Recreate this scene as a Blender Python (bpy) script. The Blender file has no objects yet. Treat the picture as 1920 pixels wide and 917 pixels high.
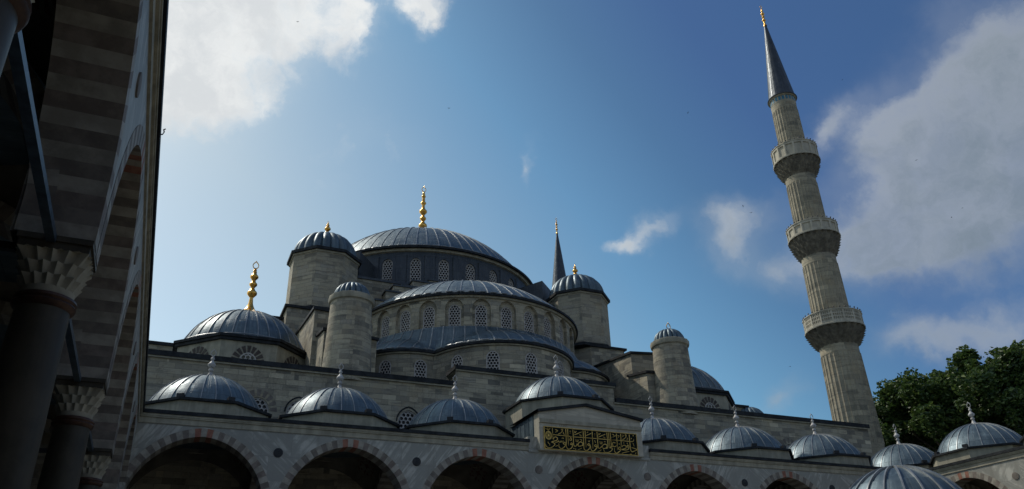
import bpy, math, random
import numpy as np
from mathutils import Vector, Matrix
random.seed(7); rng = np.random.default_rng(7)
PI = math.pi; sin = math.sin; cos = math.cos; rad = math.radians
scene = bpy.context.scene
COL = scene.collection
EYE = 1.6                      # eye height: heights below are measured from the eye, EYE lifts them to the ground

# ------------------------------------------------------------------ camera
def cam_axes(yaw, pitch, roll):
    f = Vector((sin(yaw)*cos(pitch), cos(yaw)*cos(pitch), sin(pitch)))
    r0 = Vector((cos(yaw), -sin(yaw), 0)); u0 = r0.cross(f)
    return (r0*cos(roll)+u0*sin(roll), u0*cos(roll)-r0*sin(roll), f)
R_, U_, F_ = cam_axes(rad(24.0467), rad(27.3751), rad(-1.5594))
cd = bpy.data.cameras.new("camera"); cam = bpy.data.objects.new("camera", cd); COL.objects.link(cam)
cd.sensor_width = 36; cd.lens = 1466.32/1920*36; cd.clip_start = .1; cd.clip_end = 6000
m = Matrix((R_, U_, -F_)).transposed().to_4x4(); m.translation = (0, 0, EYE); cam.matrix_world = m
scene.camera = cam

# ------------------------------------------------------------------ light
SUN_AZ, SUN_EL = rad(-33), rad(50)        # azimuth from +Y towards +X
sd = Vector((sin(SUN_AZ)*cos(SUN_EL), cos(SUN_AZ)*cos(SUN_EL), sin(SUN_EL)))
sl = bpy.data.lights.new("sun", 'SUN'); sl.energy = 2.6; sl.angle = rad(0.6); sl.color = (1, .93, .82)
so = bpy.data.objects.new("sun", sl); COL.objects.link(so)
so.rotation_euler = sd.to_track_quat('Z', 'Y').to_euler()
scene.view_settings.view_transform = 'Standard'; scene.view_settings.look = 'None'
scene.view_settings.exposure = 0.0; scene.view_settings.gamma = 1; scene.view_settings.use_curve_mapping = False
SKY_STRENGTH = 0.1

# ------------------------------------------------------------------ node helpers
class NT:
    def __init__(s, tree): s.t = tree; s.n = tree.nodes; s.l = tree.links; s.n.clear()
    def add(s, typ, **kw):
        nd = s.n.new(typ)
        ins = kw.pop('ins', {})
        for k, v in kw.items(): setattr(nd, k, v)
        for k, v in ins.items(): s.set(nd, k, v)
        return nd
    def set(s, nd, k, v):
        sock = nd.inputs[k]
        if isinstance(v, bpy.types.NodeSocket): s.l.new(v, sock)
        else: sock.default_value = v
    def math(s, op, a, b=0.0, c=None, clamp=False):
        nd = s.n.new('ShaderNodeMath'); nd.operation = op; nd.use_clamp = clamp
        s.set(nd, 0, a); s.set(nd, 1, b)
        if c is not None: s.set(nd, 2, c)
        return nd.outputs[0]
    def vm(s, op, a, b=None, scale=None):
        nd = s.n.new('ShaderNodeVectorMath'); nd.operation = op
        s.set(nd, 0, a)
        if b is not None: s.set(nd, 1, b)
        if scale is not None: s.set(nd, 'Scale', scale)
        return nd.outputs['Value'] if op in ('DOT_PRODUCT', 'LENGTH', 'DISTANCE') else nd.outputs['Vector']
    def mix(s, fac, a, b, mode='MIX'):
        nd = s.n.new('ShaderNodeMix'); nd.data_type = 'RGBA'; nd.blend_type = mode; nd.clamp_factor = True
        s.set(nd, 0, fac); s.set(nd, 6, a); s.set(nd, 7, b)
        return nd.outputs[2]
    def ramp(s, fac, stops, interp='LINEAR'):
        nd = s.n.new('ShaderNodeValToRGB'); cr = nd.color_ramp; cr.interpolation = interp
        while len(cr.elements) < len(stops): cr.elements.new(.5)
        for e, (p, c) in zip(cr.elements, stops):
            e.position = p; e.color = (*c, 1) if len(c) == 3 else c
        s.set(nd, 0, fac); return nd.outputs[0]
    def noise(s, vec, scale, detail=4, rough=.55, dist=0.0):
        nd = s.n.new('ShaderNodeTexNoise'); s.set(nd, 'Vector', vec); s.set(nd, 'Scale', scale)
        s.set(nd, 'Detail', detail); s.set(nd, 'Roughness', rough); s.set(nd, 'Distortion', dist)
        return nd.outputs['Fac']
    def smooth(s, x, a, b):
        nd = s.n.new('ShaderNodeMapRange'); nd.interpolation_type = 'SMOOTHSTEP'
        s.set(nd, 'Value', x); s.set(nd, 'From Min', a); s.set(nd, 'From Max', b)
        return nd.outputs[0]
    def mapping(s, vec, loc=(0,0,0), rot=(0,0,0), scale=(1,1,1)):
        nd = s.n.new('ShaderNodeMapping'); s.set(nd, 'Vector', vec)
        nd.inputs['Location'].default_value = loc; nd.inputs['Rotation'].default_value = rot; nd.inputs['Scale'].default_value = scale
        return nd.outputs[0]
def g(v): return (v, v, v, 1)
def material(name):
    mt = bpy.data.materials.new(name); mt.use_nodes = True
    nt = NT(mt.node_tree)
    out = nt.add('ShaderNodeOutputMaterial'); b = nt.add('ShaderNodeBsdfPrincipled')
    nt.l.new(b.outputs[0], out.inputs[0])
    return mt, nt, b
def bump(nt, b, h, strength, dist):
    nd = nt.add('ShaderNodeBump', ins={'Height': h, 'Strength': strength, 'Distance': dist}); nt.l.new(nd.outputs[0], b.inputs['Normal'])

# ------------------------------------------------------------------ sky with clouds
def ray(x, y):                           # direction of a sky feature
    d = F_*1466.32 + R_*(x-960) - U_*(y-458.5); return d.normalized()
w = bpy.data.worlds.new("World"); scene.world = w; w.use_nodes = True
nt = NT(w.node_tree)
out = nt.add('ShaderNodeOutputWorld'); bg = nt.add('ShaderNodeBackground'); nt.l.new(bg.outputs[0], out.inputs[0])
bg.inputs['Strength'].default_value = SKY_STRENGTH
sky = nt.add('ShaderNodeTexSky', sky_type='NISHITA', sun_disc=False, sun_elevation=SUN_EL, sun_rotation=SUN_AZ, air_density=1.0, dust_density=1.2, ozone_density=1.5, altitude=50)
D = nt.add('ShaderNodeTexCoord').outputs['Generated']
n1 = nt.add('ShaderNodeTexNoise', ins={'Vector': D, 'Scale': 3.2, 'Detail': 5.0, 'Roughness': .6}).outputs['Color']
warp = nt.vm('SCALE', nt.vm('SUBTRACT', n1, (.5, .5, .5)), scale=.13)
n1b = nt.add('ShaderNodeTexNoise', ins={'Vector': D, 'Scale': 15.0, 'Detail': 5.0, 'Roughness': .62}).outputs['Color']
Dw = nt.vm('ADD', nt.vm('ADD', D, warp), nt.vm('SCALE', nt.vm('SUBTRACT', n1b, (.5, .5, .5)), scale=.055))
fine = nt.noise(Dw, 8.0, 10, .66)
big = nt.noise(Dw, 4.2, 6, .6)
fine2 = nt.noise(Dw, 19.0, 9, .66)
# (px, py, half-width, half-height, tilt in degrees, weight)
BLOBS = [(320,80,170,130,0,.95),(450,60,130,75,-8,.85),(385,190,90,60,10,.72),(535,85,65,55,-35,.75),(310,190,60,70,0,.7),(560,20,70,40,0,.6),(655,85,48,50,35,1.05),(630,30,60,34,0,.9),(690,50,40,22,-20,.5),
         (785,20,52,30,18,1.3),(808,58,20,22,35,.8),(500,195,30,22,-60,.3),
         (1920,170,250,150,-52,1.1),(1870,370,250,125,-16,1.05),(1730,280,110,120,-48,.95),(1790,130,120,70,-50,.45),(1690,430,150,60,-18,.6),(1645,235,42,60,-65,.55),(1660,455,150,48,-12,.85),(1490,505,40,40,20,.4),
         (1850,610,140,42,-8,.75),(1725,640,70,26,-18,.5),(1760,30,60,40,35,.3),
         (1150,460,40,12,0,.7),(1205,432,62,22,-38,.95),(1385,440,62,60,-25,1.0),(1400,380,90,34,-5,.6),(1552,238,20,50,32,.85),(1465,740,50,26,-28,.85),
         (980,290,13,44,22,.27),(620,300,240,60,-10,.12),(720,255,90,40,0,.13),(400,470,150,60,0,.15)]
tot = None
for (x, y, rx, ry, tl, wt) in BLOBS:
    c = ray(x, y); e1 = (R_ - c*R_.dot(c)).normalized(); e2 = c.cross(e1)
    t = rad(tl); a = (e1*cos(t)+e2*sin(t)); b_ = (e2*cos(t)-e1*sin(t))
    sc = 1466.32/c.dot(F_)
    a = a*(sc/rx); b_ = b_*(sc/ry)
    da = nt.vm('DOT_PRODUCT', Dw, tuple(a)); db = nt.vm('DOT_PRODUCT', Dw, tuple(b_))
    d2 = nt.math('ADD', nt.math('MULTIPLY', da, da), nt.math('MULTIPLY', db, db))
    front = nt.math('GREATER_THAN', nt.vm('DOT_PRODUCT', D, tuple(c)), 0.2)
    v = nt.math('MULTIPLY', nt.math('EXPONENT', nt.math('MULTIPLY', d2, -1.0)), nt.math('MULTIPLY', front, wt))
    tot = v if tot is None else nt.math('ADD', tot, v)
tot = nt.math('MINIMUM', tot, 1.15)
# added clouds behind the viewer, never in view, put there to light the shaded facade
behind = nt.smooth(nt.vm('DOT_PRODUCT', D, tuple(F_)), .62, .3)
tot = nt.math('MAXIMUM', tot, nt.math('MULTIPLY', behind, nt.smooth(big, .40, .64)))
nz = nt.math('ADD', nt.math('MULTIPLY', big, .34), nt.math('ADD', nt.math('MULTIPLY', fine, .34), nt.math('MULTIPLY', fine2, .32)))
dens = nt.math('ADD', tot, nt.math('MULTIPLY', nt.math('SUBTRACT', nz, .5), nt.math('ADD', 2.3, nt.math('MULTIPLY', nt.smooth(nt.vm('DOT_PRODUCT', D, tuple(sd)), .4, .8), 2.1))))
mask = nt.math('MULTIPLY', nt.smooth(dens, .12, nt.math('ADD', 1.75, nt.math('MULTIPLY', nt.smooth(nt.vm('DOT_PRODUCT', D, tuple(sd)), .45, .8), -.6))), nt.smooth(tot, .03, .3))
thin = nt.math('MULTIPLY', nt.smooth(tot, .03, .7), .16)
mask = nt.math('MAXIMUM', mask, thin)
sdot = nt.vm('DOT_PRODUCT', D, tuple(sd))
lit = nt.smooth(sdot, .25, .86)
shade = nt.math('ADD', nt.math('MULTIPLY', nt.noise(Dw, 6.0, 5, .6), .6), nt.math('MULTIPLY', fine2, .4))
ccol = nt.mix(lit, (4.3, 4.6, 4.85, 1), (8.4, 8.6, 8.6, 1))
ccol = nt.mix(nt.math('MULTIPLY', nt.smooth(shade, .44, .62), .55), ccol, nt.mix(lit, (2.2, 2.6, 3.0, 1), (5.6, 6.0, 6.4, 1)))
ccol = nt.mix(nt.math('MULTIPLY', nt.smooth(dens, .85, 1.5), nt.math('SUBTRACT', .85, lit)), ccol, (1.75, 2.3, 2.8, 1))
ccol = nt.mix(behind, ccol, (7.6, 7.3, 6.7, 1))  # unseen clouds made bright and warm as fill light for the facade
Dz = nt.add('ShaderNodeSeparateXYZ', ins={0: D}).outputs[2]
sp = nt.math('SUBTRACT', sdot, nt.math('MULTIPLY', nt.math('SUBTRACT', Dz, .5), 1.05))
grade = nt.ramp(sp, [(.0, (.36, .49, .6)), (.40, (.29, .43, .57)), (.47, (.285, .42, .56)), (.55, (.345, .525, .595)), (.64, (.485, .73, .75)), (.83, (.92, .945, .775)), (1.0, (1, 1, .85))])
skyc = nt.vm('SCALE', nt.vm('MULTIPLY', sky.outputs[0], grade), scale=1.5)
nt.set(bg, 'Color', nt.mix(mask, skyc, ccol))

# ------------------------------------------------------------------ materials
def stone_mat(name, tones, bw=.95, bh=.42, mortar=.012, stain=.55, rough=.85):
    mt, nt, b = material(name)
    uv = nt.add('ShaderNodeUVMap').outputs[0]; pos = nt.add('ShaderNodeNewGeometry').outputs['Position']
    wob = nt.vm('SCALE', nt.vm('SUBTRACT', nt.add('ShaderNodeTexNoise', ins={'Vector': pos, 'Scale': 1.1, 'Detail': 2.0}).outputs['Color'], (.5,.5,.5)), scale=.05)
    uvw = nt.vm('ADD', uv, wob)
    def brick(w_, h_, off):
        return nt.add('ShaderNodeTexBrick', offset=off, squash=1.35, squash_frequency=3, ins={'Vector': uvw, 'Color1': g(0), 'Color2': g(1), 'Mortar': g(.5), 'Scale': 1.0, 'Mortar Size': mortar, 'Mortar Smooth': .4, 'Bias': 0.0, 'Brick Width': w_, 'Row Height': h_})
    b1 = brick(bw, bh, .43); b2 = brick(bw*2.7, bh*2, .31)
    v = nt.math('ADD', nt.math('MULTIPLY', nt.add('ShaderNodeRGBToBW', ins={0: b1.outputs[0]}).outputs[0], .68), nt.math('MULTIPLY', nt.add('ShaderNodeRGBToBW', ins={0: b2.outputs[0]}).outputs[0], .32))
    n = len(tones); col = nt.ramp(v, [((i+.5)/n, t) for i, t in enumerate(tones)])
    s1 = nt.noise(pos, .33, 5, .6); s2 = nt.noise(nt.mapping(pos, scale=(1.6, 1.6, .14)), 1.0, 5, .65); s3 = nt.noise(pos, 9.0, 6, .7)
    st = nt.math('ADD', nt.math('MULTIPLY', s1, .5), nt.math('ADD', nt.math('MULTIPLY', s2, .3), nt.math('MULTIPLY', s3, .45)))
    k = nt.ramp(st, [(.38, g(1-stain)[:3]), (.62, g(1.0)[:3]), (.8, g(1.12)[:3])])
    col = nt.mix(1.0, col, k, 'MULTIPLY')
    hs = nt.noise(nt.mapping(pos, scale=(.55, .55, 4.2)), 1.0, 6, .7)
    col = nt.mix(nt.math('MULTIPLY', nt.smooth(hs, .52, .66), .55), col, (.085, .083, .072, 1))
    warm = nt.smooth(nt.noise(pos, .8, 3), .52, .7)
    col = nt.mix(nt.math('MULTIPLY', warm, .3), col, (.40, .31, .18, 1))
    col = nt.mix(nt.math('MULTIPLY', b1.outputs['Fac'], .55), col, (.11, .10, .085, 1))
    nt.set(b, 'Base Color', col); nt.set(b, 'Roughness', rough)
    h = nt.math('ADD', nt.math('MULTIPLY', s3, .5), nt.math('SUBTRACT', nt.math('MULTIPLY', v, .35), b1.outputs['Fac']))
    bump(nt, b, h, .7, .03)
    return mt
def marble_mat(name, lo, hi, bw=1.7, bh=1.05, ang=35, mix2=True):
    mt, nt, b = material(name)
    uv = nt.add('ShaderNodeUVMap').outputs[0]; pos = nt.add('ShaderNodeNewGeometry').outputs['Position']
    br = nt.add('ShaderNodeTexBrick', offset=.37, squash=1.5, squash_frequency=2, ins={'Vector': uv, 'Color1': g(0), 'Color2': g(1), 'Mortar': g(.5), 'Scale': 1.0, 'Mortar Size': .006, 'Mortar Smooth': .2, 'Brick Width': bw, 'Row Height': bh})
    r = nt.add('ShaderNodeRGBToBW', ins={0: br.outputs[0]}).outputs[0]
    sh = nt.add('ShaderNodeCombineXYZ', ins={0: nt.math('MULTIPLY', r, 37.0), 1: nt.math('MULTIPLY', r, 11.0)}).outputs[0]
    def veins(a):
        c = nt.mapping(nt.mapping(nt.vm('ADD', uv, sh), rot=(0, 0, rad(a))), scale=(3.4, .35, 1))
        return nt.noise(c, 1.0, 6, .62, 1.2)
    v1 = veins(ang); v2 = veins(-ang*1.4)
    v = nt.mix(nt.math('GREATER_THAN', r, .55), v1, v2)
    v = nt.add('ShaderNodeRGBToBW', ins={0: v}).outputs[0]
    cl = nt.noise(nt.vm('ADD', uv, sh), .9, 4, .6)
    f = nt.math('ADD', nt.math('MULTIPLY', nt.smooth(v, .45, .62), nt.math('ADD', .25, nt.math('MULTIPLY', nt.smooth(cl, .42, .6), .95))), nt.math('MULTIPLY', nt.math('SUBTRACT', cl, .55), .9))
    col = nt.mix(f, lo, hi)
    col = nt.mix(nt.math('MULTIPLY', nt.math('SUBTRACT', r, .5), .5), col, tuple(x*.6 for x in lo[:3])+(1,))
    st = nt.noise(nt.mapping(pos, scale=(2.2, 2.2, .16)), 1.0, 5, .65)
    col = nt.mix(nt.math('MULTIPLY', nt.smooth(st, .5, .72), .4), col, (.2, .18, .145, 1))
    col = nt.mix(nt.math('MULTIPLY', br.outputs['Fac'], .6), col, (.14, .13, .12, 1))
    nt.set(b, 'Base Color', col); nt.set(b, 'Roughness', .55)
    bump(nt, b, nt.math('SUBTRACT', nt.math('MULTIPLY', nt.noise(pos, 7, 5), .5), br.outputs['Fac']), .35, .02)
    return mt
def plain_mat(name, c1, c2, rough=.7, metal=0.0, scale=3.0, bmp=.2, streak=0.0):
    mt, nt, b = material(name)
    pos = nt.add('ShaderNodeNewGeometry').outputs['Position']
    n = nt.noise(pos, scale, 6, .62)
    f = nt.smooth(n, .36, .66)
    if streak:
        s = nt.noise(nt.mapping(pos, scale=(3, 3, .3)), 1.0, 5, .6); f = nt.math('ADD', nt.math('MULTIPLY', f, 1-streak), nt.math('MULTIPLY', nt.smooth(s, .38, .64), streak))
    nt.set(b, 'Base Color', nt.mix(f, (*c1, 1), (*c2, 1))); nt.set(b, 'Metallic', metal)
    nt.set(b, 'Roughness', nt.math('ADD', nt.math('MULTIPLY', n, .2), rough-.1))
    if bmp: bump(nt, b, n, bmp, .03)
    return mt
def lead_mat(name, c1, c2, metal, rough):
    mt, nt, b = material(name)
    pos = nt.add('ShaderNodeNewGeometry').outputs['Position']; uv = nt.add('ShaderNodeUVMap').outputs[0]
    n = nt.noise(pos, 1.3, 6, .68); n2 = nt.noise(pos, .45, 4, .5); s = nt.noise(nt.mapping(uv, scale=(5.5, .4, 1)), 1.0, 5, .68)
    br = nt.add('ShaderNodeTexBrick', offset=.5, ins={'Vector': uv, 'Color1': g(0), 'Color2': g(1), 'Mortar': g(.4), 'Scale': 1.0, 'Mortar Size': .012, 'Mortar Smooth': .3, 'Brick Width': .7, 'Row Height': 1.15})
    r = nt.add('ShaderNodeRGBToBW', ins={0: br.outputs[0]}).outputs[0]
    f = nt.math('ADD', nt.math('MULTIPLY', nt.smooth(n, .38, .66), .4), nt.math('ADD', nt.math('MULTIPLY', nt.smooth(s, .4, .64), .35), nt.math('ADD', nt.math('MULTIPLY', n2, .1), nt.math('MULTIPLY', r, .3))))
    col = nt.mix(f, (*c1, 1), (*c2, 1))
    pale = nt.math('MULTIPLY', nt.smooth(nt.noise(pos, 2.6, 7, .7), .58, .72), .45)
    col = nt.mix(pale, col, tuple(min(1, x*1.9) for x in c2)+(1,))
    col = nt.mix(nt.math('MULTIPLY', br.outputs['Fac'], .6), col, tuple(x*.45 for x in c1)+(1,))
    nt.set(b, 'Base Color', col); nt.set(b, 'Metallic', metal)
    nt.set(b, 'Roughness', nt.math('ADD', nt.math('MULTIPLY', n, .34), nt.math('ADD', nt.math('MULTIPLY', r, .08), rough-.2)))
    h = nt.math('ADD', nt.math('MULTIPLY', nt.noise(pos, 1.9, 3, .5), 1.0), nt.math('ADD', nt.math('MULTIPLY', n, .25), nt.math('MULTIPLY', br.outputs['Fac'], -.2)))
    bump(nt, b, h, .42, .07)
    return mt
M = {}
M['ashlar'] = stone_mat('ashlar_limestone', [(.14,.13,.105), (.34,.305,.222), (.39,.35,.255), (.21,.195,.155), (.425,.38,.275), (.32,.295,.235), (.485,.43,.31), (.17,.16,.133), (.575,.51,.37)], bw=.8, bh=.31, mortar=.01, stain=.62)
M['ashlar_minaret'] = stone_mat('minaret_limestone', [(.20,.186,.14), (.345,.31,.228), (.39,.348,.25), (.265,.243,.18), (.475,.42,.30)], bw=.9, bh=.42, stain=.55)
M['trim'] = plain_mat('limestone_trim', (.25,.235,.18), (.43,.395,.30), .85, 0, 1.6, .35, .5)
M['marble'] = marble_mat('veined_marble', (.29,.288,.25,1), (.49,.475,.415,1))
M['marble_warm'] = marble_mat('warm_marble', (.42,.385,.305,1), (.55,.505,.40,1), 2.3, 1.3, 60)
M['vous_white'] = plain_mat('pale_voussoir', (.225,.205,.165), (.37,.335,.27), .6, 0, 2.6, .25)
M['vous_grey'] = plain_mat('mauve_voussoir', (.135,.115,.095), (.21,.18,.148), .75, 0, 3.0, .3)
M['vous_red'] = plain_mat('red_voussoir', (.22,.085,.055), (.33,.15,.095), .75, 0, 4.0, .3)
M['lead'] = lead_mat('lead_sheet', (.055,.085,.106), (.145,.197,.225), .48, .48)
M['lead_spire'] = lead_mat('dark_spire_lead', (.03,.04,.05), (.075,.09,.105), .5, .38)
M['coping'] = plain_mat('weathered_black_lead', (.012,.014,.016), (.032,.036,.04), .62, .15, 2.5, .2)
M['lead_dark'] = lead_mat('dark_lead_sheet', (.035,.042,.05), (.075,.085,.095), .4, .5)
M['lead_rib'] = plain_mat('lead_seam', (.20,.22,.23), (.34,.36,.37), .42, .45, 2, .1)
M['gold'] = plain_mat('gilded_copper', (.72,.38,.07), (.95,.58,.16), .27, 1.0, 5, .1)
M['gilding'] = plain_mat('dull_gilding', (.52,.33,.075), (.80,.55,.16), .45, .5, 6, .1)
M['white_marble'] = plain_mat('white_finial_marble', (.34,.33,.32), (.52,.51,.49), .55, 0, 5, .1)
M['grille'] = plain_mat('white_plaster_lattice', (.40,.375,.345), (.53,.50,.465), .8, 0, 4, .1)
M['glass'] = plain_mat('dark_glass', (.006,.008,.011), (.016,.018,.022), .3, 0, 3, 0)
M['bronze'] = plain_mat('bronze_collar', (.055,.028,.018), (.10,.05,.03), .5, .4, 6, .1)
M['iron'] = plain_mat('blue_grey_iron', (.05,.075,.10), (.10,.14,.18), .4, .5, 5, .15)
M['dark_iron'] = plain_mat('dark_iron', (.012,.013,.015), (.03,.03,.032), .5, .4, 5, .1)
M['tile'] = plain_mat('turquoise_tile', (.02,.10,.17), (.05,.22,.30), .25, 0, 4, 0)
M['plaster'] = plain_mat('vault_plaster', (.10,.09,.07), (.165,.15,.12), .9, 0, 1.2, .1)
M['paint_dark'] = plain_mat('painted_ornament', (.06,.02,.018), (.10,.04,.03), .9, 0, 4, 0)
M['col_marble'] = plain_mat('column_granite', (.046,.041,.03), (.09,.078,.056), .45, 0, 1.4, .1, .4)
M['sign_black'] = plain_mat('dark_green_enamel', (.004,.008,.006), (.008,.014,.011), .55, 0, 5, .05)
M['bulb'] = plain_mat('dull_bulb', (.05,.045,.04), (.10,.09,.08), .4, 0, 5, 0)
M['floor'] = marble_mat('courtyard_marble', (.22,.21,.18,1), (.36,.335,.285,1), 1.4, .9, 20)
M['earth'] = plain_mat('city_ground', (.10,.10,.085), (.18,.17,.15), .95, 0, .05, .1)
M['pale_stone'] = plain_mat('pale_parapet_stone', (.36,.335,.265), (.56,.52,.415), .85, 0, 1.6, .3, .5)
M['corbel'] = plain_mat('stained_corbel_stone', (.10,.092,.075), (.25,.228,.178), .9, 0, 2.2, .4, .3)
M['vous_dark'] = plain_mat('dark_brown_voussoir', (.055,.042,.036), (.10,.08,.068), .8, 0, 3, .2)
M['vous_white2'] = plain_mat('cream_voussoir', (.27,.245,.20), (.39,.36,.30), .7, 0, 2.2, .25)
M['vous_grey2'] = plain_mat('brown_voussoir', (.155,.125,.102), (.235,.195,.162), .75, 0, 3.4, .3)
M['bark'] = plain_mat('plane_bark', (.09,.075,.055), (.17,.15,.115), .9, 0, 2.5, .5)
M['bird'] = plain_mat('dark_feathers', (.02,.02,.022), (.05,.05,.055), .7, 0, 9, 0)
def leaf_mat():
    mt, nt, b = material('plane_leaves')
    pos = nt.add('ShaderNodeNewGeometry').outputs['Position']; ri = nt.add('ShaderNodeNewGeometry').outputs['Random Per Island']
    f = nt.math('ADD', nt.math('MULTIPLY', nt.noise(pos, .6, 3), .5), nt.math('MULTIPLY', ri, .5))
    col = nt.ramp(f, [(.2, (.022,.048,.011)), (.5, (.06,.11,.024)), (.8, (.15,.21,.05))])
    nt.set(b, 'Base Color', col); nt.set(b, 'Roughness', .5)
    tr = nt.add('ShaderNodeBsdfTranslucent', ins={'Color': col}); mx = nt.add('ShaderNodeMixShader', ins={0: .3})
    nt.l.new(b.outputs[0], mx.inputs[1]); nt.l.new(tr.outputs[0], mx.inputs[2])
    o = [n for n in nt.n if n.type == 'OUTPUT_MATERIAL'][0]; nt.l.new(mx.outputs[0], o.inputs[0])
    return mt
M['leaf'] = leaf_mat()

for k_, v_ in (('sign_black', .08), ('coping', .2), ('col_marble', .2), ('plaster', .2)):
    [n for n in M[k_].node_tree.nodes if n.type == 'BSDF_PRINCIPLED'][0].inputs['Specular IOR Level'].default_value = v_

# ------------------------------------------------------------------ mesh builder
class MB:
    def __init__(s): s.v = []; s.f = []; s.uv = []; s.mi = []; s.key = {}
    def vert(s, p):
        k = (round(p[0], 4), round(p[1], 4), round(p[2], 4))
        i = s.key.get(k)
        if i is None: i = len(s.v); s.v.append(tuple(map(float, p))); s.key[k] = i
        return i
    def face(s, pts, uv=None, m=0):
        ids = [s.vert(p) for p in pts]
        seen = []; uvs = []
        if uv is None: uv = s.auto(pts)
        for i, t in zip(ids, uv):
            if i not in seen: seen.append(i); uvs.append(t)
        if len(seen) < 3: return
        s.f.append(seen); s.uv.append(uvs); s.mi.append(m)
    def auto(s, pts):
        n = Vector((0, 0, 0)); q = [Vector(p) for p in pts]
        for i in range(len(q)):
            a, b = q[i], q[(i+1) % len(q)]; n += a.cross(b)
        if n.length < 1e-12: return [(0, 0)]*len(q)
        n.normalize()
        if abs(n.z) > .75: return [(p.x, p.y) for p in q]
        t = Vector((-n.y, n.x, 0)).normalized()
        return [(p.dot(t)+5, p.z+10) for p in q]
    def box(s, x0, x1, y0, y1, z0, z1, m=0, skip=''):
        P = lambda a, b, c: ((x0, x1)[a], (y0, y1)[b], (z0, z1)[c])
        F = {'b': [(0,0,0),(0,1,0),(1,1,0),(1,0,0)], 't': [(0,0,1),(1,0,1),(1,1,1),(0,1,1)], 'f': [(0,0,0),(1,0,0),(1,0,1),(0,0,1)], 'k': [(1,1,0),(0,1,0),(0,1,1),(1,1,1)], 'l': [(0,1,0),(0,0,0),(0,0,1),(0,1,1)], 'r': [(1,0,0),(1,1,0),(1,1,1),(1,0,1)]}
        for k, q in F.items():
            if k not in skip: s.face([P(*c) for c in q], m=m)
    def prism(s, poly, z0, z1, m=0, top=True, bottom=True, zt=None):
        n = len(poly); zt = zt or [z1]*n
        for i in range(n):
            a, b = poly[i], poly[(i+1) % n]
            s.face([(a[0],a[1],z0), (b[0],b[1],z0), (b[0],b[1],zt[(i+1) % n]), (a[0],a[1],zt[i])], m=m)
        if top: s.face([(p[0],p[1],z) for p, z in zip(poly, zt)], m=m)
        if bottom: s.face([(p[0],p[1],z0) for p in reversed(poly)], m=m)
    def lathe(s, prof, n, cx=0, cy=0, a0=0, a1=2*PI, m=0, rf=None, caps=False):
        # prof: [(r,z)] upwards; a = 0 faces -Y and grows towards +X
        full = abs(a1-a0-2*PI) < 1e-6
        def P(j, i):
            r, z = prof[j]; a = a0+(a1-a0)*i/n
            if rf: r = rf(a, z, r, j)
            return (cx+r*sin(a), cy-r*cos(a), z)
        rm = max(r for r, z in prof); L = [0]
        for j in range(1, len(prof)): L.append(L[-1]+math.hypot(prof[j][0]-prof[j-1][0], prof[j][1]-prof[j-1][1]))
        for j in range(len(prof)-1):
            steep = abs(prof[j+1][1]-prof[j][1]) > .5*(L[j+1]-L[j])
            va, vb = (prof[j][1]+10, prof[j+1][1]+10) if steep else (L[j], L[j+1])
            for i in range(n):
                u0, u1 = rm*(a1-a0)*i/n, rm*(a1-a0)*(i+1)/n
                ii = 0 if (full and i == n-1) else i+1
                s.face([P(j, i), P(j, ii), P(j+1, ii), P(j+1, i)], uv=[(u0,va), (u1,va), (u1,vb), (u0,vb)], m=m)
        if caps:
            s.face([P(len(prof)-1, i) for i in range(n)], m=m); s.face([P(0, i) for i in reversed(range(n))], m=m)
    def tube(s, path, r, n=8, m=0, r1=None, caps=True):
        pts = [Vector(p) for p in path]; rings = []; L = len(pts)
        up = Vector((0, 0, 1)) if abs((pts[-1]-pts[0]).normalized().z) < .9 else Vector((1, 0, 0))
        for i, p in enumerate(pts):
            t = (pts[min(i+1, L-1)]-pts[max(i-1, 0)]).normalized(); a = t.cross(up).normalized(); b = t.cross(a)
            rr = r if r1 is None else r+(r1-r)*i/(L-1)
            rings.append([p+(a*cos(2*PI*k/n)+b*sin(2*PI*k/n))*rr for k in range(n)])
        for i in range(L-1):
            for k in range(n): s.face([rings[i][k], rings[i+1][k], rings[i+1][(k+1) % n], rings[i][(k+1) % n]], m=m)
        if caps: s.face(rings[0], m=m); s.face(list(reversed(rings[-1])), m=m)
    def mesh(s, name, mats, smooth=None, org=(0,0,0)):
        me = bpy.data.meshes.new(name)
        o = org
        me.from_pydata([(p[0]-o[0], p[1]-o[1], p[2]-o[2]) for p in s.v], [], s.f)
        ul = me.uv_layers.new(name='UVMap'); flat = np.empty((len(me.loops), 2), dtype=np.float32)
        k = 0
        for uvs in s.uv:
            for t in uvs: flat[k] = t; k += 1
        ul.data.foreach_set('uv', flat.ravel())
        for mm in mats: me.materials.append(mm)
        me.polygons.foreach_set('material_index', s.mi)
        me.update()
        if smooth:
            me.shade_smooth(); me.set_sharp_from_angle(angle=rad(smooth))
        return me
def mats_of(m): return [M[k] for k in (m if isinstance(m, (list, tuple)) else [m])]
def tag(o, label=None, cat=None, group=None, kind=None):
    if label: o['label'] = label
    if cat: o['category'] = cat
    if group: o['group'] = group
    if kind: o['kind'] = kind
    return o
def link(name, me, parent, org=(0,0,0), rz=0):
    """org is given in the parent thing's own coordinates"""
    o = bpy.data.objects.new(name, me); COL.objects.link(o)
    if parent is None: o.location = (org[0], org[1], org[2]+EYE)
    else: o.parent = parent; o.location = org
    o.rotation_euler = (0, 0, rz)
    return o
def build(mb, name, mat, parent=None, org=(0,0,0), smooth=None, rel=(0,0,0)):
    """mb holds coordinates of the parent's frame shifted by rel; the object's origin is put at org"""
    me = mb.mesh(name, mats_of(mat), smooth, org)
    return link(name, me, parent, (org[0]-rel[0], org[1]-rel[1], org[2]-rel[2]))
def empty(name, loc, rz=0):
    o = bpy.data.objects.new(name, None); COL.objects.link(o); o.empty_display_size = .5
    o.location = loc; o.rotation_euler = (0, 0, rz); return o
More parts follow.
